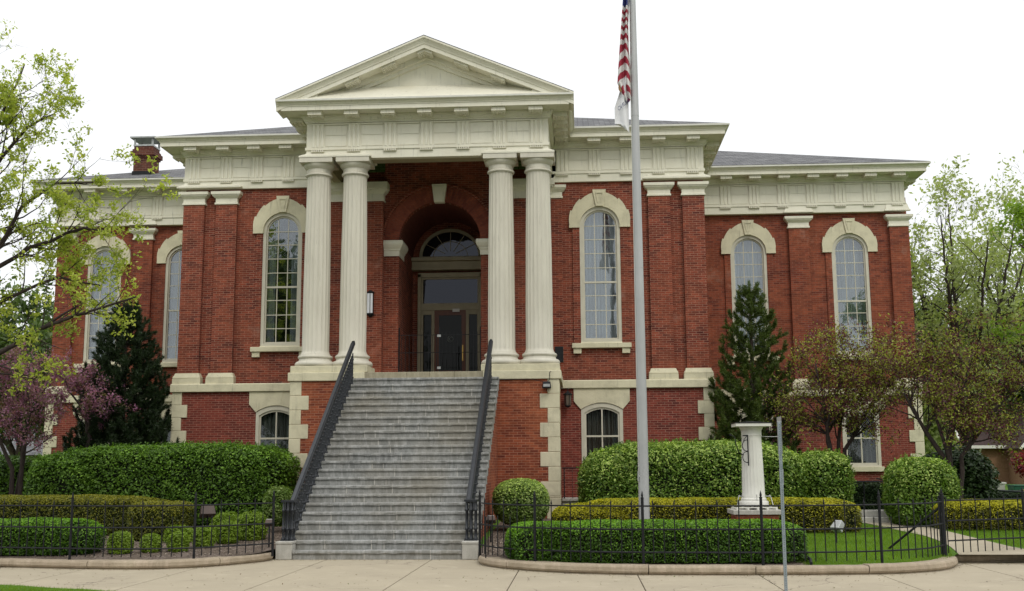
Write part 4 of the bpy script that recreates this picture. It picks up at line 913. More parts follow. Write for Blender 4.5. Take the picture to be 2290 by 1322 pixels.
hedge('hedge', [((-9.0,3.0,.72),(3.75,.5,.46),5)], 'yew_l', 'long low olive yew hedge in front of the very large left hedge', 'hedge', .024, 2400, rough=.03, lo=.8, tip='yewtip_l', tipn=2000)
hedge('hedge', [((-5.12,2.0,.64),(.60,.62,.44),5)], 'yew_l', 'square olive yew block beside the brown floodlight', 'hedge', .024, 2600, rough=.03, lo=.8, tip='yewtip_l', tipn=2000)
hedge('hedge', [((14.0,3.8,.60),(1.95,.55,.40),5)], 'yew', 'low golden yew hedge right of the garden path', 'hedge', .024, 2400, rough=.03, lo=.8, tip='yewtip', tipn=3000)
hedge('hedge', [((11.5,9.2,.90),(.95,.5,.42),5)], 'darkshrub', 'dark low hedge behind the side steps rail', 'hedge', .03, 1500, rough=.02)
hedge('hedge', [((17.4,8.6,.75),(3.2,.5,.32),5)], 'darkshrub', 'dark low hedge along the sloping rail at far right', 'hedge', .03, 1300, rough=.02)
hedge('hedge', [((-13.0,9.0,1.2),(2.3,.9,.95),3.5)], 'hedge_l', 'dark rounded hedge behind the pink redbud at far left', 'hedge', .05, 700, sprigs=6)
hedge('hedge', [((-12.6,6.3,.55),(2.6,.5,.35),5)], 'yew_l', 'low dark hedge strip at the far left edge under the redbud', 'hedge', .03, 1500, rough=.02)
sh = [(-4.93,-.65,.27,.0),(-4.42,-.42,.22,.0),(-3.90,-.35,.235,0),(-3.62,.35,.26,0),(-3.36,1.05,.29,0)]
lab = ['leftmost of the small round lime shrubs along the left fence', 'smallest round lime shrub, second from the left', 'round lime shrub in the middle of the row of five', 'round lime shrub, fourth from the left in the row', 'largest and rightmost round lime shrub of the row']
for (x, y, r, _), lb in zip(sh, lab): hedge('round_shrub', [((x, y, g_(x,y)+r*.72),(r*.86,r*.84,r*.86),2.3)], 'lime', lb, 'shrub', .024, 4200, 'row of small lime shrubs', rough=.02, lo=.7, hi=1.1)
hedge('shrub', [((-3.05,1.75,.50),(.30,.30,.30),2.2)], 'lime', 'loose lime shrub beside the left stair railing', 'shrub', .028, 3000, rough=.05, lo=.6, hi=1.2)
hedge('shrub', [((-3.75,2.3,.50),(.34,.32,.28),2.2)], 'lime', 'loose lime shrub right of the brown floodlight', 'shrub', .028, 3000, rough=.05, lo=.6, hi=1.2)
hedge('shrub', [((-4.45,1.35,.38),(.32,.28,.22),2.2)], 'lime', 'low lime shrub between the yew block and the small round shrubs', 'shrub', .028, 3000, rough=.05, lo=.6, hi=1.2)
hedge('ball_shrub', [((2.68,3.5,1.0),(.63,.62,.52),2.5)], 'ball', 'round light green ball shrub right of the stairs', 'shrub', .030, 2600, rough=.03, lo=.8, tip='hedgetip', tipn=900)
hedge('ball_shrub', [((-2.84,3.2,.95),(.37,.38,.44),2.3)], 'ball', 'round green ball shrub left of the stairs', 'shrub', .030, 2600, rough=.03, lo=.75)
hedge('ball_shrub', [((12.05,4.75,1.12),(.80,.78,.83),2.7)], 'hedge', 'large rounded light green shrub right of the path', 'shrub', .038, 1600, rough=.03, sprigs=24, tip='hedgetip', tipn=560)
hedge('broadleaf_shrub', [((13.95,8.0,1.25),(.95,.8,.95),2.2)], 'darkshrub', 'dark glossy shrub behind the large rounded shrub', 'shrub', .07, 500, rough=.08, lo=.7, hi=1.1)
# trees -------------------------------------------------------------------------------
class Tree:
    def __init__(s, seed): s.r = random.Random(seed); s.tr = MB(); s.tips = []
    def limb(s, pts, r0, r1, n=6):
        P = [Vector(p) for p in pts]; Q = []
        for i in range(len(P)-1):
            a, b = P[i], P[i+1]; m_ = max(2, int((b-a).length/.35)); 
            for k in range(m_): Q.append(a.lerp(b, k/m_)+Vector((s.r.gauss(0,1), s.r.gauss(0,1), s.r.gauss(0,1)))*(.02 if k else 0))
        Q.append(P[-1]); L_ = len(Q)
        s.tr.tube(Q, [r0+(r1-r0)*i/(L_-1) for i in range(L_)], n); return Q, [r0+(r1-r0)*i/(L_-1) for i in range(L_)]
    def grow(s, p, d, length, r, depth, up=.25, spread=.8, wob=.28, kids=(3,5), leafy=1):
        n = max(3, int(length/.22)); Q = [Vector(p)]; d = Vector(d).normalized(); rad = [r]
        for i in range(n):
            d = (d+Vector((s.r.gauss(0,wob), s.r.gauss(0,wob), s.r.gauss(0,wob)))*.45+Vector((0,0,up))*.12).normalized()
            Q.append(Q[-1]+d*(length/n)); rad.append(r*(1-.75*(i+1)/n))
        s.tr.tube(Q, rad, 5 if depth > 1 else 3, cap=False)
        if depth <= leafy:
            for i in range(1, len(Q)): s.tips.append((Q[i], d))
        if depth > 0:
            for _ in range(s.r.randint(*kids)):
                t_ = s.r.uniform(.25, .98); i = min(len(Q)-2, int(t_*(len(Q)-1))); q = Q[i].lerp(Q[i+1], s.r.random())
                a = (Q[i+1]-Q[i]).normalized(); o = a.orthogonal().normalized(); o.rotate(Matrix.Rotation(s.r.uniform(0, 6.283), 3, a))
                nd_ = (a+o*spread*s.r.uniform(.6, 1.3)).normalized()
                s.grow(q, nd_, length*s.r.uniform(.42, .68), max(.004, rad[i]*.6), depth-1, up, spread, wob, kids, leafy)
    def build(s, name, label, cat, base, bark, leaf, size, per, spr, group=None, crownname='crown', flat=.5):
        T = thing(name, base, label, cat, group)
        tr = obj('trunk', s.tr, M[bark], T, smooth='all')
        C = np.array([t_[0][:] for t_ in s.tips]); C = np.repeat(C, per, 0); C = C+rng.normal(size=C.shape)*spr
        sz = size*rng.uniform(.6, 1.35, len(C)); Nf = rng.normal(size=C.shape)+np.array([0,0,flat])
        quads(crownname, rot_quads(C, Nf, sz*.5, sz), M[leaf], T, base); return T
def kidsalong(T, Q, rad, n, t0, length, depth, **kw):
    for _ in range(n):
        t_ = T.r.uniform(t0, 1); i = min(len(Q)-2, int(t_*(len(Q)-1))); a = (Q[i+1]-Q[i]).normalized(); o = a.orthogonal().normalized()
        o.rotate(Matrix.Rotation(T.r.uniform(0, 6.283), 3, a)); T.grow(Q[i], (a*.8+o*T.r.uniform(.5, 1.1)), length*T.r.uniform(.6, 1.25), max(.006, rad[i]*.5), depth, **kw)
# foreground-left tree: its trunk stands left of the frame, limbs reach in
t1 = Tree(11)
Q, r_ = t1.limb([(-11.2,2.2,.3),(-11.1,2.2,2.4),(-10.9,2.1,4.0)], .26, .20, 10)
for pts, r0, kn, kl, kd in (
    ([(-10.9,2.1,3.3),(-9.3,1.9,4.25),(-8.0,1.8,4.95),(-7.2,1.8,5.45)], .11, 9, 1.25, 3),
    ([(-8.0,1.8,4.95),(-6.9,1.9,5.35),(-5.9,1.9,5.65)], .05, 9, .75, 2),
    ([(-10.9,2.1,3.9),(-9.6,2.0,6.2),(-8.7,1.9,7.8),(-7.9,1.8,8.3),(-7.0,1.8,8.3)], .10, 15, 1.2, 3),
    ([(-9.6,2.0,6.2),(-8.6,2.2,6.9),(-7.4,2.3,7.35),(-6.6,2.3,7.2)], .06, 11, 1.2, 3),
    ([(-9.8,2.0,5.9),(-9.6,1.8,8.2),(-9.2,1.6,9.8),(-8.7,1.6,11.1)], .09, 15, 1.3, 3),
    ([(-9.5,1.9,8.6),(-8.6,1.7,9.6),(-7.9,1.6,9.9)], .05, 9, .9, 3),
    ([(-10.7,2.1,4.3),(-9.4,2.6,5.7),(-8.2,2.9,6.3),(-7.2,3.0,6.1)], .07, 11, 1.15, 3),
    ([(-10.9,2.1,4.0),(-11.3,2.3,7.0),(-11.5,2.2,10.0)], .13, 12, 1.8, 3)):
    Q, r_ = t1.limb(pts, r0, .018, 7); kidsalong(t1, Q, r_, kn, .22, kl, kd, up=.35, spread=.75, kids=(2,4), leafy=1)
t1.tips = [q for q in t1.tips if t1.r.random() < .25]
t1.build('spring_tree', 'large tree at left with dark limbs and sparse yellow-green spring leaves', 'tree', (-11.2,2.2,.2), 'bark_dark', 'tree_l', .046, 8, .055)
# redbuds
def redbud(seed, stems, label, leaf, size, per, kl, n, group, bark='bark_dark', spr=.07, keep=1):
    t_ = Tree(seed); b = stems[0][0]
    for pts in stems:
        Q, r_ = t_.limb(pts, .075, .02, 7); kidsalong(t_, Q, r_, n, .50, kl, 3, up=.15, spread=.9, kids=(2,4), leafy=2)
    t_.tips = [q for q in t_.tips if t_.r.random() < keep]
    return t_.build('redbud_tree', label, 'tree', b, bark, leaf, size, per, spr, group)
redbud(21, [[(-11.15,7,.5),(-11.2,7,1.8),(-11.9,7,3.2),(-12.4,7,4.2)],[(-11.0,7.1,.5),(-10.95,7,2.2),(-10.7,6.8,3.3),(-10.2,6.7,4.1)],[(-11.1,7,.5),(-11.05,7.3,2.4),(-11.4,7.4,3.8),(-11.2,7.3,4.6)]],
       'pink blossoming redbud with several stems at the far left edge', 'blossom', .038, 4, .95, 11, 'redbud trees', keep=.72)
redbud(22, [[(-9.60,8,.5),(-9.62,8,2.4),(-9.7,8,3.2),(-10.4,8,4.3)],[(-9.62,8,2.3),(-9.6,8,3.2),(-9.4,7.9,4.1)]],
       'pink blossoming redbud with one thin stem beside the dark left pine', 'blossom', .038, 5, .8, 9, 'redbud trees', keep=.7)
redbud(23, [[(10.75,8,.5),(10.75,8,1.9),(10.6,7.9,3.3),(10.4,7.8,4.5)],[(10.95,8,.5),(11.1,8,2.2),(11.9,7.9,3.5),(12.7,7.8,4.3)],[(10.9,8.1,.5),(10.95,8,2.4),(11.2,8,3.7),(11.6,8,4.7)],[(10.8,8,1.6),(10.6,7.7,2.8),(11.0,7.6,4.0)]],
       'redbud with fading blossom and new leaves in front of the right wing window', 'budleaf', .034, 5, 1.05, 13, 'redbud trees', keep=.72, spr=.09)
redbud(24, [[(13.3,6.4,.45),(13.3,6.4,1.9),(13.0,6.3,3.0),(12.7,6.2,4.2)],[(13.45,6.4,.45),(13.6,6.4,2.0),(14.4,6.3,3.1),(15.2,6.2,3.8)],[(13.4,6.5,.45),(13.35,6.5,2.2),(13.7,6.5,3.5),(14.0,6.5,4.6)],[(13.3,6.4,1.7),(12.8,6.5,2.6),(12.3,6.5,3.6)]],
       'redbud with fading blossom right of the wing corner, behind the large rounded shrub', 'budleaf', .034, 5, 1.15, 12, 'redbud trees', keep=.78, spr=.09)
# far and edge trees
def bigtree(seed, base, H, Rr, label, leaf, size, per, bark='bark', depth=3, nl=9, spr=.25, trunk=.22, fork=.3, keep=1, up=.5, name='leafy_tree', group=None):
    t_ = Tree(seed); b = Vector(base)
    for k in range(nl):
        a = 2*math.pi*(k+t_.r.random()*.6)/nl; rr = Rr*t_.r.uniform(.35, .85) if k else 0
        top = b+Vector((math.cos(a)*rr, math.sin(a)*rr, H*t_.r.uniform(.72, .9) if k else H*.92))
        st = b+Vector((0,0,H*fork*t_.r.uniform(.5, 1))); mid = st.lerp(top, .45)+Vector((0,0,-H*.04))
        Q, r_ = t_.limb([st, mid, top], trunk*.5, .02, 6)
        kidsalong(t_, Q, r_, 11, .2, Rr*.5, depth, up=up, spread=.8, kids=(2,4), leafy=1)
    t_.limb([b, b+Vector((.05,0,H*fork))], trunk, trunk*.7, 9)
    t_.tips = [q for q in t_.tips if t_.r.random() < keep]
    return t_.build(name, label, 'tree', base, bark, leaf, size, per, spr, group)
bigtree(31, (19.6,24,.4), 13.2, 3.9, 'tall pale-leaved tree with upright branches behind the right wing corner', 'pale', .095, 3, 'bark_dark', 3, 11, .16, .28, .25, .30, .6)
bigtree(32, (24.2,27,.4), 13.5, 4.2, 'tall pale-leaved tree behind the maple at far right', 'pale', .10, 3, 'bark_dark', 3, 9, .2, .25, .3, .30, .6)
t2 = Tree(41)
for pts in ([(16.9,6,.4),(16.8,6,3.0),(16.0,6,4.8),(15.3,5.9,5.4)], [(16.8,6,3.0),(16.5,6,5.6),(15.7,5.9,6.8),(15.2,5.9,7.3)], [(16.5,6,5.6),(16.2,6,7.4),(15.9,5.9,8.2)]):
    Q, r_ = t2.limb(pts, .09, .02, 7); kidsalong(t2, Q, r_, 13, .35, .9, 2, up=.1, kids=(2,4), leafy=2)
t2.tips = [q for q in t2.tips if t2.r.random() < .8]
t2.build('maple_tree', 'bright green leafy maple branches reaching in at the right edge', 'tree', (16.9,6,.4), 'bark', 'maple', .060, 8, .10)
bigtree(51, (-24,32,.4), 9.5, 4.2, 'broad green tree behind the redbud, far left beyond the left wing', 'far', .16, 3, nl=7, spr=.35, keep=.6)
bigtree(52, (-19.5,38,.4), 6, 3.0, 'shorter green tree beyond the left wing, right of the broad one', 'far', .16, 3, nl=6, spr=.35, keep=.6)
bigtree(53, (21.0,36,.4), 6.0, 2.8, 'green tree between the right wing and the brown-roofed house', 'pale', .14, 4, nl=7, spr=.3, keep=.7)
bigtree(54, (28.2,38,.4), 2.0, .9, 'small dark red-leaved tree in front of the brown-roofed house', 'redleaf', .10, 5, nl=6, spr=.18, trunk=.1)
bigtree(55, (30.5,52,.4), 10, 5, 'large green tree behind the brown-roofed house', 'far', .2, 4, nl=8, spr=.4, keep=.8)
bigtree(56, (24.3,42,.4), 2.6, 1.2, 'light green sapling left of the small red-leaved tree', 'maple', .09, 5, nl=5, spr=.15, trunk=.06)
# pines
def pine(seed, base, H, Rr, label, dens=1.0, mat='pine', loose=1.0):
    t_ = Tree(seed); b = Vector(base); r2 = t_.r; pts = []; dirs = []
    t_.tr.tube([b, b+Vector((0,0,H*.5)), b+Vector((0,0,H))], [.14, .08, .012], 8)
    lev = .35; 
    while lev < H-.15:
        f = 1-lev/H; nb = int(r2.randint(8, 10)/loose); a0 = r2.uniform(0, 6.28)
        for k in range(nb):
            a = a0+6.283*k/nb+r2.uniform(-.3, .3); ln = (Rr*(f**.85)*r2.uniform(.62, 1.2))+.10
            st = b+Vector((0,0,lev+r2.uniform(-.1,.1))); P = [st]; d = Vector((math.cos(a), math.sin(a), .12)); n = max(3, int(ln/.16))
            for i in range(n):
                d = (d+Vector((r2.gauss(0,.07), r2.gauss(0,.07), .10+.05*(i/n)))).normalized(); P.append(P[-1]+d*ln/n)
                if i >= n*.25:
                    for q in range(2 if i < n-2 else 1):
                        s2 = (d+Vector((r2.gauss(0,.6), r2.gauss(0,.6), r2.uniform(0,.5)))).normalized(); l2 = r2.uniform(.12, .30)*(1 if ln > .5 else .6)
                        for u in np.linspace(.2, 1, max(2,int(5*l2/.2))): pts.append(P[-1]+s2*l2*float(u)); dirs.append(s2)
                pts.append(P[-1]); dirs.append(d.copy())
            t_.tr.tube(P, [max(.004, .022*f*(1-i/(n+1))+.004) for i in range(n+1)], 4, cap=False)
            up_ = Vector((d.x*.3, d.y*.3, 1)).normalized()
            for u in (.04, .10, .16, .22): pts.append(P[-1]+up_*u); dirs.append(up_)
        lev += r2.uniform(.17, .25)*loose*(1.0 if f > .3 else .8)
    for u in np.linspace(-.5, .12, 9): pts.append(b+Vector((0,0,H+float(u)))); dirs.append(Vector((0,0,1)))
    C = np.array([p[:] for p in pts]); Dd = np.array([d[:] for d in dirs]); per = int(26*dens); C = np.repeat(C, per, 0); Dd = np.repeat(Dd, per, 0)
    C = C+rng.normal(size=C.shape)*.018; nd_ = Dd*.75+rng.normal(size=C.shape)*.62; nd_ /= np.linalg.norm(nd_, axis=1, keepdims=True)
    L_ = rng.uniform(.06, .12, (len(C),1)); s_ = np.cross(nd_, rng.normal(size=C.shape)); s_ /= np.linalg.norm(s_, axis=1, keepdims=True)
    Q = np.stack([C-s_*.009, C+s_*.009, C+nd_*L_], 1)
    T = thing('pine_tree', base, label, 'tree', 'dark pines against the building')
    obj('trunk', t_.tr, M['bark_dark'], T, smooth='all'); quads('crown', Q, M[mat], T, base, k=3); return T
pine(61, (8.95,9.3,.5), 6.35, 1.85, 'conical dark green pine in front of the right wing, left of the redbud', .9, 'pinetip', 1.22)
pine(62, (-9.2,9.3,.5), 6.1, 2.0, 'very dark dense pine in the corner left of the main block', 1.0, 'pine')
# grass blades
def blades(n, fx, label, name='grass', h=(.03,.06)):
    P = []
    while len(P) < n:
        q = fx()
        if q: P.append(q)
    C = np.array(P); a = rng.uniform(0, 6.283, len(C)); s_ = np.stack([np.cos(a), np.sin(a), 0*a], 1)*.004; hh = rng.uniform(h[0], h[1], len(C))
    tip = np.stack([rng.normal(size=len(C))*.015, rng.normal(size=len(C))*.015, hh], 1)
    o = quads(name, np.stack([C-s_, C+s_, C+tip], 1), M['grass'], None, (0,0,0), k=3); tag(o, label, None, None, 'stuff')
def f_lawn():
    x = random.uniform(7.9, 15.5); y = random.uniform(-3, 4.5)
    if y < yk(x)+.17: return None
    if y > 2.9 and x < 10.3: return None
    for (y0,a,b),(y1,c,d) in zip(P_[:-1], P_[1:]):
        if y0 <= y <= y1 and a-.03 < x < b+.03: return None
    return (x, y, gz(x, y))
blades(42000, f_lawn, 'short green grass on the lawn at right')
def f_verge():
    x = random.uniform(-6.5, -2.8); top = vy(x)
    y = random.uniform(top-1.0, top+.01); return (x, y, .0)
blades(9000, f_verge, 'grass of the verge at the lower left corner', 'verge_grass', (.025,.055))
# ================================================================ standing things
# flagpole
FP = thing('flagpole', (5.36,1.0,.2), 'tall silver-grey metal flagpole standing behind the right boxwood hedge', 'flagpole')
obj('pole', MB().tube([(5.36,1.0,.2),(5.36,1.0,2.5),(5.36,1.0,6),(5.36,1.0,9.3),(5.36,1.0,13.5)], [.112,.110,.098,.084,.062], 24), M['pole'], FP, smooth=True)
obj('pole_joint', MB().tube([(5.36,1.0,5.95),(5.36,1.0,5.975)], .1, 24).tube([(5.36,1.0,9.3),(5.36,1.0,9.315)], .0865, 24), M['metal'], FP, smooth=True)
obj('pole_finial', MB().lathe([(.03,13.5),(.05,13.53),(.11,13.6),(.11,13.68),(.05,13.76),(.001,13.78)], 5.36, 1.0, 16), M['metal'], FP, smooth=True)
obj('halyard', MB().tube([(5.265,.93,1.6),(5.268,.94,9.3),(5.285,.95,13.3)], .004, 4).tube([(5.25,.96,9.30),(5.252,.955,9.6),(5.26,.95,13.2)], .004, 4), M['white'], FP)
obj('cleat', MB().tube([(5.25,.93,1.5),(5.25,.93,1.7)], .015, 6).box(5.25,5.3,.92,.95,1.58,1.62), M['metal'], FP)
def stripe_mat(name, bands, star=None):
    mt, t, out = newmat(name); at = nd(t, 'ShaderNodeAttribute'); at.attribute_name = 'stripe'
    sp = nd(t, 'ShaderNodeSeparateXYZ'); t.links.new(at.outputs['Vector'], sp.inputs[0])
    fl = nd(t, 'ShaderNodeMath', operation='MODULO'); t.links.new(sp.outputs[0], fl.inputs[0]); fl.inputs[1].default_value = 2
    g1 = nd(t, 'ShaderNodeMath', operation='GREATER_THAN'); t.links.new(fl.outputs[0], g1.inputs[0]); g1.inputs[1].default_value = 1
    ng = nd(t, 'ShaderNodeMath', operation='GREATER_THAN'); t.links.new(sp.outputs[1], ng.inputs[0]); ng.inputs[1].default_value = .5
    col = mixc(t, g1.outputs[0], (.62,.60,.58), (.30,.030,.050)); col = mixc(t, ng.outputs[0], col, (.035,.045,.16))
    princ(t, out, col, .8, None, 0, .2); return mt
def cloth(name, fx, nu, nv, mat, parent, base):
    V = []; A = []; F = []
    for j in range(nv+1):
        for i in range(nu+1):
            p, a = fx(i/nu, j/nv); V.append(tuple(Vector(p)-Vector(base))); A.append(a)
    for j in range(nv):
        for i in range(nu): k = j*(nu+1)+i; F.append((k, k+1, k+nu+2, k+nu+1))
    me = bpy.data.meshes.new(name); me.from_pydata(V, [], F); me.update()
    at = me.attributes.new('stripe', 'FLOAT_VECTOR', 'POINT'); at.data.foreach_set('vector', [c for a in A for c in a])
    me.polygons.foreach_set('use_smooth', [True]*len(me.polygons)); return mk(name, me, mat, parent, base)
FM = stripe_mat('striped_flag_cloth', 13)
F1 = thing('flag', (5.25,.95,12.6), 'limp red, white and blue striped flag hanging furled on the flagpole', 'flag')
def us(u, v):      # v down from the halyard top, u across the gathered folds
    z = 12.75-v*3.12; wd = .04+.25*min(1, v*1.15)**.8*(1-.75*max(0, v-.86)/.14)
    x = 5.275-u*wd+.02*math.sin(v*9)*(1-u); y = .95+.07*math.sin(u*11+v*2.2)*min(1, v*3)-.03*u
    zz = z-.05*u*math.sin(v*3)
    s_ = (v*3.12-.93)/.088
    if s_ > 6.3: s_ = 6.3+(s_-6.3)*.55+u*2.4*min(1, (s_-6.3)*.25)+(.9*(u > .5)*(u-.5)*-5)*min(1,(s_-6.3)*.2)
    return (x, y, zz), (max(0, s_), 1 if s_ < 0 else 0, 0)
cloth('flag_cloth', us, 40, 160, FM, F1, (5.25,.95,12.6))
sm = MB()
for k in range(7):
    z_ = 12.55-k*.085; sm.box(5.235-.01*k-.008, 5.235-.01*k+.008, .835, .838, z_-.01, z_+.01)
obj('flag_star', sm, M['white'], F1)
F2 = thing('flag', (5.25,.95,10.3), 'limp white flag with blue lettering hanging below the striped one', 'flag')
WM = simple('white_flag_cloth', (.74,.74,.74), (.68,.68,.69), 3, .8); 
def il(u, v):
    z = 10.28-v*1.35; wd = .05+.26*min(1, v*1.7)*(1-.5*max(0, v-.9)/.1); x = 5.245-u*wd-.02; y = .97+.045*math.sin(u*8+v*3)-.02*u
    return (x, y, z-.30*(1-u)*v*.0+(.18*u if v > .85 else 0)*(v-.85)/.15), (0,0,0)
cloth('flag_cloth', il, 30, 60, WM, F2, (5.25,.95,10.3))
cu = bpy.data.curves.new('lettering', 'FONT'); cu.body = 'ILLINOIS'; cu.size = .16; cu.extrude = .001
to = bpy.data.objects.new('lettering', cu); me = bpy.data.meshes.new_from_object(to); bpy.data.objects.remove(to)
lt = MB(); a_ = R(38)
for v_ in me.vertices:
    x_, z_ = -v_.co.x, v_.co.y
    if True: lt.v.append((5.235+x_*math.cos(a_)*.62-z_*math.sin(a_)*.3, .865+v_.co.z, 9.60+x_*math.sin(a_)*.7+z_*math.cos(a_)))
lt.f = [tuple(p.vertices) for p in me.polygons if all(lt.v[i][0] > 4.965 for i in p.vertices)]
obj('lettering', lt, simple('navy_ink', (.03,.035,.12), (.03,.035,.1), 3, .8), F2)
obj('flag_seal', MB().ext_y([(5.05+.045*math.cos(i*.524), 9.93+.10*math.sin(i*.524)) for i in range(12)], .886, .889), simple('seal_print', (.30,.20,.08), (.20,.09,.05), 30, .8), F2)
# small white column monument
CM = thing('column_monument', (7.72,1.6,.3), 'short white fluted column on a brick and concrete base in front of the hedge', 'monument')
cx, cy = 7.70, 1.7
obj('brick_base', MB().box(cx-.43, cx+.43, cy-.43, cy+.43, .2, .80), M['brick_porch'], CM)
obj('concrete_slab', MB().box(cx-.50, cx+.50, cy-.50, cy+.50, .80, .895), M['concrete'], CM, bevel=.012)
gr = MB()
for y_ in (-.42, .38): gr.box(cx-.42, cx+.42, cy+y_, cy+y_+.04, .935, .955)
for x_ in (-.42, -.2, .0, .2, .38): gr.box(cx+x_, cx+x_+.04, cy-.42, cy+.42, .896, .934)
obj('metal_grille', gr, M['white'], CM)
obj('shaft', MB().lathe([(.245,1.13),(.24,1.20),(.238,1.22,1),(.232,1.5,1),(.215,2.1,1),(.207,2.36,1),(.206,2.40),(.208,2.42)], cx, cy, 100, (20, .008)), M['white'], CM, smooth=True)
obj('column_foot', MB().lathe([(.30,.96),(.305,.975),(.305,1.05),(.29,1.07),(.265,1.075),(.26,1.09),(.27,1.10),(.262,1.12),(.246,1.135)], cx, cy, 40), M['white'], CM, smooth=True)
obj('capital', MB().lathe([(.207,2.42),(.22,2.43),(.21,2.44),(.212,2.54),(.225,2.56),(.25,2.60),(.26,2.62)], cx, cy, 40).box(cx-.365, cx+.365, cy-.365, cy+.365, 2.621, 2.685), M['white'], CM, smooth=True)
obj('cap_sheet', MB().box(cx-.38, cx+.38, cy-.38, cy+.38, 2.687, 2.705).frus(cx-.30, cx+.30, cy-.30, cy+.30, 2.705, cx-.05, cx+.05, cy-.05, cy+.05, 2.73), M['iron'], CM)
bk = MB(); bx = cx-.12; yb = cy-.25
bk.box(bx-.012, bx+.012, yb-.03, yb, 1.80, 2.44).box(bx-.10, bx+.01, yb-.03, yb, 2.42, 2.44)
for zc in (2.22, 1.98):
    bk.tube([(bx-.005+.09*math.cos(R(a))-.02, yb-.02, zc+.115*math.sin(R(a))) for a in range(80, 281, 20)], .009, 5)
bk.tube([(bx-.02, yb-.02, 2.42), (bx-.09, yb-.02, 2.32)], .008, 5)
bk.tube([(bx-.28, yb-.10, 2.40), (bx-.26, yb-.12, 2.25), (bx-.20, yb-.08, 2.08), (bx-.10, yb-.03, 2.02)], .012, 5).lathe([(.001,2.42),(.02,2.43),(.02,2.46),(.001,2.47)], bx-.37, yb-.1, 8)
bk.tube([(bx-.37, yb-.1, 2.44), (bx-.28, yb-.1, 2.40)], .008, 5)
obj('iron_scroll_bracket', bk, M['iron'], CM)
obj('side_rod', MB().tube([(cx+.20, cy, 2.41), (cx+.62, cy, 2.405)], .006, 5).lathe([(.001,2.39),(.018,2.40),(.018,2.42),(.001,2.43)], cx+.62, cy, 8), M['metal'], CM)
for s_ in (-1, 1):
    obj('stay_arm', MB().tube([(cx+s_*.24, cy-.1, 1.17), (cx+s_*.31, cy-.12, 1.165), (cx+s_*.335, cy-.15, 1.15), (cx+s_*.37, cy-.2, .97)], .010, 5).lathe([(.001,1.145),(.026,1.16),(.026,1.18),(.001,1.195)], cx+s_*.315, cy-.12, 8), M['metal'], CM)
obj('tap', MB().tube([(cx+.02, cy-.31, 1.08), (cx+.02, cy-.31, 1.2), (cx, cy-.33, 1.20)], .008, 5), M['metal'], CM)
# sign post in the sidewalk, seen edge-on
SP = thing('sign_post', (7.01,-5.62,0), 'perforated steel post with edge-on signs standing in the sidewalk', 'sign post')
px_, py_ = 7.005, -5.62
pm = MB().box(px_-.022, px_+.022, py_-.022, py_+.022, -.05, 2.45)
obj('post', pm, M['galv'], SP, bevel=.003)
hl = MB()
for i in range(96): hl.lathe([(.0055, .001), (.0055, -.0006)], 0, 0, 8); 
hl = MB()
for i in range(94):
    z_ = .05+i*.0254; hl.ext_y([(px_+.005*math.cos(a*.785), z_+.005*math.sin(a*.785)) for a in range(8)], py_-.0232, py_-.0222)
obj('punched_holes', hl, M['dark'], SP)
obj('sign_plate', MB().box(px_+.024, px_+.028, py_-.03, py_+.32, 1.98, 2.53).box(px_+.0242, px_+.0278, py_-.031, py_+.32, 1.98, 2.53), M['metal'], SP)
obj('sign_plate', MB().box(px_+.024, px_+.030, py_-.02, py_+.30, 1.53, 1.76), M['metal'], SP)
obj('bolt', MB().tube([(px_-.03, py_, 2.45), (px_+.04, py_, 2.45)], .005, 6), M['metal'], SP)
# lamps and lights
WLm = thing('wall_lamp', (-1.99,9.44,6.2), 'slim black wall lamp with white panels left of the entrance arch', 'lamp')
obj('lamp_body', MB().box(-2.085,-1.995+.09,9.34,9.449,6.22,6.84).box(-2.10,-1.88,9.32,9.449,6.84,6.86).frus(-2.08,-1.90,9.34,9.449,6.86,-2.02,-1.96,9.40,9.449,6.92).box(-2.10,-1.88,9.32,9.449,6.20,6.22).frus(-2.02,-1.96,9.40,9.449,6.13,-2.08,-1.90,9.34,9.449,6.2), M['iron'], WLm)
obj('lamp_panel', MB().box(-2.075,-2.003,9.33,9.342,6.24,6.82), M['lampglass'], WLm); obj('lamp_panel', MB().box(-1.980,-1.915,9.33,9.342,6.24,6.82), M['lampglass'], WLm)
LT = thing('lantern', (3.73,9.45,3.5), 'black hanging lantern beside the right ground floor window', 'lantern')
lm = MB().lathe([(.02,3.93),(.03,3.90),(.13,3.84),(.135,3.82),(.12,3.81)], 3.73, 9.45, 6).lathe([(.085,3.52),(.09,3.50),(.05,3.47),(.01,3.45)], 3.73, 9.45, 6).tube([(3.73,9.45,3.93),(3.73,9.45,4.0),(3.73,9.69,4.0)], .01, 5)
for i in range(6):
    a = i*math.pi/3; lm.tube([(3.73+.115*math.cos(a), 9.45+.115*math.sin(a), 3.82), (3.73+.085*math.cos(a), 9.45+.085*math.sin(a), 3.51)], .009, 4)
obj('lantern_frame', lm, M['iron'], LT); obj('lantern_glass', MB().lathe([(.075,3.52),(.10,3.81)], 3.73, 9.45, 6), simple('amber_glass', (.16,.13,.10), (.10,.08,.06), 9, .3), LT)
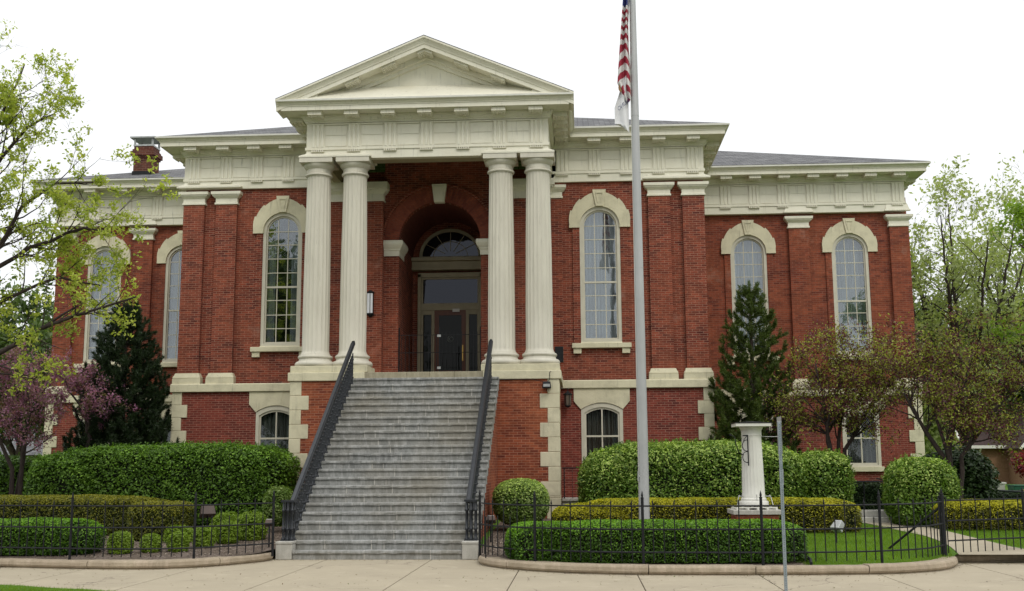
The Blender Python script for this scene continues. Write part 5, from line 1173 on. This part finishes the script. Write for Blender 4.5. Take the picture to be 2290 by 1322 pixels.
def box_light(loc, w_, h, d, tilt, label, mat='flood', name='floodlight', stake=.3, yaw=0, lens=True):
    T = thing(name, loc, label, 'floodlight'); mb = MB().frus(-w_/2, w_/2, -d/2, d/2, 0, -w_/2*.8, w_/2*.8, -d/2*.8, d/2*.8, h)
    mm = Matrix.Translation(Vector(loc)+Vector((0,0,stake)))@Matrix.Rotation(yaw, 4, 'Z')@Matrix.Rotation(tilt, 4, 'X')
    mb.v = [tuple(mm@Vector(q)) for q in mb.v]; obj('lamp_housing', mb, M[mat], T, bevel=.012)
    if lens:
        ml = MB().box(-w_/2*.7, w_/2*.7, -d/2*.7, d/2*.7, h+.001, h+.008); ml.v = [tuple(mm@Vector(q)) for q in ml.v]; obj('lamp_lens', ml, M['lampglass'] if mat == 'metal' else M['metal'], T)
    if stake: obj('stake', MB().tube([loc, (loc[0], loc[1], loc[2]+stake+h*.4)], .018, 6), M['iron'], T)
    return T
box_light((-4.42,2.9,gz(0,3)), .34, .24, .26, R(-22), 'brown box floodlight behind the yew block left of the stairs', stake=.40, yaw=.5, lens=False)
box_light((-2.27,.35,gz(0,.3)), .19, .10, .15, R(-30), 'small dark floodlight with pale lens left of the stairs', stake=.45, yaw=.3)
box_light((2.18,1.2,gz(0,1.2)), .21, .11, .16, R(-30), 'small dark floodlight with pale lens right of the stairs behind the fence', stake=.42, yaw=-.1)
box_light((9.22,1.0,gz(0,1)), .22, .20, .16, R(-42), 'silver spotlight on a short stake in the right lawn', 'metal', 'spotlight', stake=.26, yaw=-.9)
T = thing('floodlight', (3.22,6.4,3.8), 'black box floodlight fixed under the cap of the right portico block', 'floodlight')
obj('lamp_housing', MB().frus(3.11,3.34,6.22,6.47,3.80,3.13,3.32,6.26,6.47,3.97), M['iron'], T, bevel=.01); obj('lamp_lens', MB().box(3.14,3.31,6.21,6.222,3.83,3.90), M['metal'], T)
obj('cable', MB().tube([(3.12,6.43,3.98),(3.0,6.43,4.0),(2.85,6.43,4.04),(1.99,6.43,4.04)], .008, 5).tube([(3.22,6.42,3.97),(3.30,6.42,4.02),(3.30,6.42,4.22),(3.34,6.42,4.24)], .008, 5), M['iron'], T)
T = thing('speaker_box', (3.46,9.3,4.72), 'narrow black box on the wall behind the rightmost column base', 'box')
obj('box_body', MB().box(3.38,3.62,9.2,9.45,4.74,5.18), M['iron'], T, bevel=.01); obj('box_bracket', MB().box(3.42,3.58,9.45,9.80,4.9,4.98), M['iron'], T)
# side entry at the foot of the right block
T = thing('entry_stoop', (3.9,8.9,.4), 'small stone stoop with black iron rail beside the right portico block', 'stoop')
obj('stoop_slab', MB().box(3.55,4.9,8.4,9.69,.3,.86).box(3.55,4.95,8.35,9.69,.86,.93), M['concrete'], T, bevel=.01)
rl = MB().box(3.60,3.63,8.48,8.51,.93,1.76).box(3.55,4.9,8.48,8.51,1.74,1.77)
for i in range(1, 6): rl.box(3.62+i*.21, 3.632+i*.21, 8.485,8.497, .93, 1.74)
obj('stoop_rail', rl, M['iron'], T)
# right-hand garden steps and rails
T = thing('garden_steps', (11.3,5.4,.43), 'two low concrete steps at the end of the garden path', 'steps')
obj('step', MB().box(10.75,11.95,5.1,5.6,.30,.56), M['concrete'], T, bevel=.012); obj('step', MB().box(10.75,11.95,5.45,6.2,.56,.70), M['concrete'], T, bevel=.012)
T = thing('step_rail', (11.75,5.2,.5), 'slanting black iron handrail beside the low garden steps', 'railing')
mb = MB().tube([(11.62,6.9,1.45),(11.72,6.2,1.40),(11.92,5.2,.95),(11.93,5.2,.90)], .022, 6).tube([(11.92,5.2,.35),(11.92,5.2,.95)], .018, 6).tube([(11.72,6.2,.6),(11.72,6.2,1.40)], .018, 6)
obj('handrail', mb, M['iron_rail'], T)
for i in range(5): obj('rail_bar', MB().tube([(11.76+i*.033,6.0-i*.17,.55),(11.76+i*.033,6.0-i*.17,1.31-i*.076)], .009, 5), M['iron'], T)
T = thing('terrace_rail', (10.9,7.6,.6), 'thin black level rail in front of the right wing window', 'railing')
obj('rail', MB().tube([(10.2,7.8,1.36),(12.0,7.8,1.36)], .02, 6), M['iron_rail'], T)
for x_ in (10.3,10.9,11.5,11.98): obj('rail_post', MB().tube([(x_,7.8,.5),(x_,7.8,1.36)], .015, 6), M['iron'], T)
T = thing('ramp_rail', (15,7.7,.6), 'long black rail sloping down toward the right edge', 'railing')
obj('rail', MB().tube([(13.6,7.9,1.20),(20,7.4,.80)], .025, 6), M['iron_rail'], T)
for i in range(6): obj('rail_post', MB().tube([(13.8+i*1.1,7.88-i*.085,.5),(13.8+i*1.1,7.88-i*.085,1.18-i*.068)], .016, 6), M['iron'], T)
T = thing('bed_edging', (8.1,-.5,.15), 'black plastic edging curving beside the boxwood hedge end', 'edging')
obj('edging_strip', MB().tube([(7.95,-2.75,.16),(8.05,-2.2,.18),(8.12,-1.5,.18),(8.2,-.5,.21),(8.4,.6,.25)], .028, 6), M['iron'], T)
# far right: bins and house
T = thing('waste_bin', (22.9,30,.3), 'white-topped waste container near the far right house', 'bin'); obj('bin_body', MB().box(22.3,23.3,30,30.8,.3,.85), M['darkbin'] if 'darkbin' in M else M['white'], T, bevel=.03); obj('bin_lid', MB().box(22.25,23.35,29.95,30.85,.85,.95), M['white'], T, bevel=.02)
T = thing('waste_bin', (23.8,29.5,.3), 'green waste container with yellow sticker near the far right house', 'bin'); obj('bin_body', MB().frus(23.45,24.3,29.3,30,.3,23.4,24.35,29.25,30.05,.78), M['green_bin'], T, bevel=.03); obj('bin_lid', MB().box(23.38,24.37,29.22,30.08,.78,.84), M['green_bin'], T, bevel=.02)
obj('sticker', MB().box(23.75,24.05,29.24,29.262,.5,.64), simple('yellow_label', (.5,.38,.05), (.45,.33,.05), 5, .6), T)
H = thing('house', (31,48,.3), 'brown-roofed brick house with white eaves at the far right', 'house')
obj('wall', MB().box(27.6,36,47.2,56,.3,2.9).ext_x([(47.2,2.9),(56,2.9),(51.6,6.6)], 27.65, 35.9), M['tan_brick'], H)
obj('porch_wall', MB().box(29.9,36,44.4,47.19,.3,2.9).ext_y([(29.9,2.9),(36,2.9),(32.95,6.2)], 44.42, 50), M['tan_brick'], H)
rf = obj('roof', MB().add([(27.2,46.8,2.8),(36.4,46.8,2.8),(36.4,51.6,6.75),(27.2,51.6,6.75),(27.2,56.4,2.8),(36.4,56.4,2.8)], [(0,1,2,3),(3,2,5,4)])
    .add([(29.5,44.1,2.65),(32.95,44.1,6.4),(36.4,44.1,2.65),(29.5,51,2.65),(32.95,51,6.4),(36.4,51,2.65)], [(0,1,4,3),(1,2,5,4)]), M['ochre'], H)
so_ = rf.modifiers.new('thick', 'SOLIDIFY'); so_.thickness = .12
obj('white_eaves', MB().box(27.2,29.9,46.68,46.79,2.68,2.86).tube([(29.45,44.0,2.6),(32.95,44.0,6.42),(36.4,44.0,2.6)], .09, 4).tube([(27.15,46.75,2.75),(27.15,51.6,6.75)], .08, 4), M['white'], H)
obj('downpipe', MB().tube([(28.2,46.7,2.75),(28.2,47.1,2.4),(28.2,47.1,.4)], .06, 6), M['white'], H)
H2 = thing('house', (-27,46,.3), 'grey-roofed house glimpsed behind the trees at far left', 'house')
obj('wall', MB().box(-34,-21,44,52,.3,2.6), M['tan_brick'], H2); obj('roof', MB().ext_x([(43.5,2.6),(52.5,2.6),(48,5.2)], -34.5, -20.5), M['shingle'], H2)
# across the street, behind the camera: what the panes reflect
H3 = thing('house', (2,-52,0), 'low-roofed house with brick chimney across the street, mirrored in the panes', 'house')
obj('wall', MB().box(-8,12,-60,-50,-.1,5.5), M['tan_brick'], H3); obj('roof', MB().ext_y([(-9,5.5),(13,5.5),(2,10.5)], -60.5, -49.5), M['ochre'], H3); obj('chimney', MB().box(-3,-1.6,-54,-52.5,6.5,11.5), M['tan_brick'], H3)
bigtree(71, (-18,-48,0), 15, 8.5, 'broad tree across the street, mirrored in the left windows', 'far', .36, 4, nl=11, spr=.7, keep=.7, fork=.12)
bigtree(72, (20,-50,0), 11, 5.5, 'rounded tree across the street, mirrored in the right windows', 'far', .30, 3, nl=8, spr=.5, keep=.6)

# small litter lying about
def litter(n, f, label, name, mat, sz):
    C = np.array([f() for _ in range(n)]); Nf = rng.normal(size=C.shape)*.25+np.array([0,0,1.]); q = sz*rng.uniform(.5, 1.4, n)
    o = quads(name, rot_quads(C, Nf, q*.5, q), mat, None, (0,0,0)); tag(o, label, None, None, 'stuff')
LM = leafmat('fallen_bits', (.13,.09,.05), (.22,.17,.09), (.10,.14,.03), .2, 3)
def lw():
    x = random.uniform(-9, 14); y = yk(x)-.14-abs(random.gauss(0, .18)) if random.random() < .6 else random.uniform(-5.3, -2.6)
    return (x, min(y, -.2), .008)
litter(900, lw, 'dry leaf bits and grit scattered on the sidewalk', 'leaf_litter', LM, .016)
def lb():
    x = random.choice((random.uniform(-6.5, -2.2), random.uniform(2.2, 3.4))); y = random.uniform(-1.3, 3.5) if x < 0 else random.uniform(-1, 3)
    y = max(y, yk(x)+.25); return (x, y, gz(x, y)+.02)
litter(5000, lb, 'pale wood chips lying over the planting beds', 'wood_chips', leafmat('pale_chips', (.16,.12,.09), (.34,.28,.23), None, 0, 3), .022)

T = thing('porch_gate', (0,9.66,4.27), 'thin black iron gate standing across the entrance arch at the top of the stairs', 'gate')
for a_, b_ in ((-1.20,-.02),(.0,1.20)):
    for z_ in (4.40, 5.10, 5.62): obj('gate_rail', MB().box(a_, b_, 9.80, 9.815, z_, z_+.018), M['iron'], T)
    x_ = a_+.07
    while x_ < b_-.03: obj('gate_bar', MB().box(x_-.006, x_+.006, 9.802, 9.814, 4.32, 5.62 if a_ < -.1 else 5.72), M['iron'], T); x_ += .115
for x_ in (-1.20, -.01, 1.20): obj('gate_post', MB().box(x_-.016, x_+.016, 9.79, 9.822, 4.272, 5.86), M['iron'], T)
for z_ in (4.66, 5.60): obj('gate_lock', MB().box(-.07, .03, 9.775, 9.83, z_-.035, z_+.035), M['metal'], T)
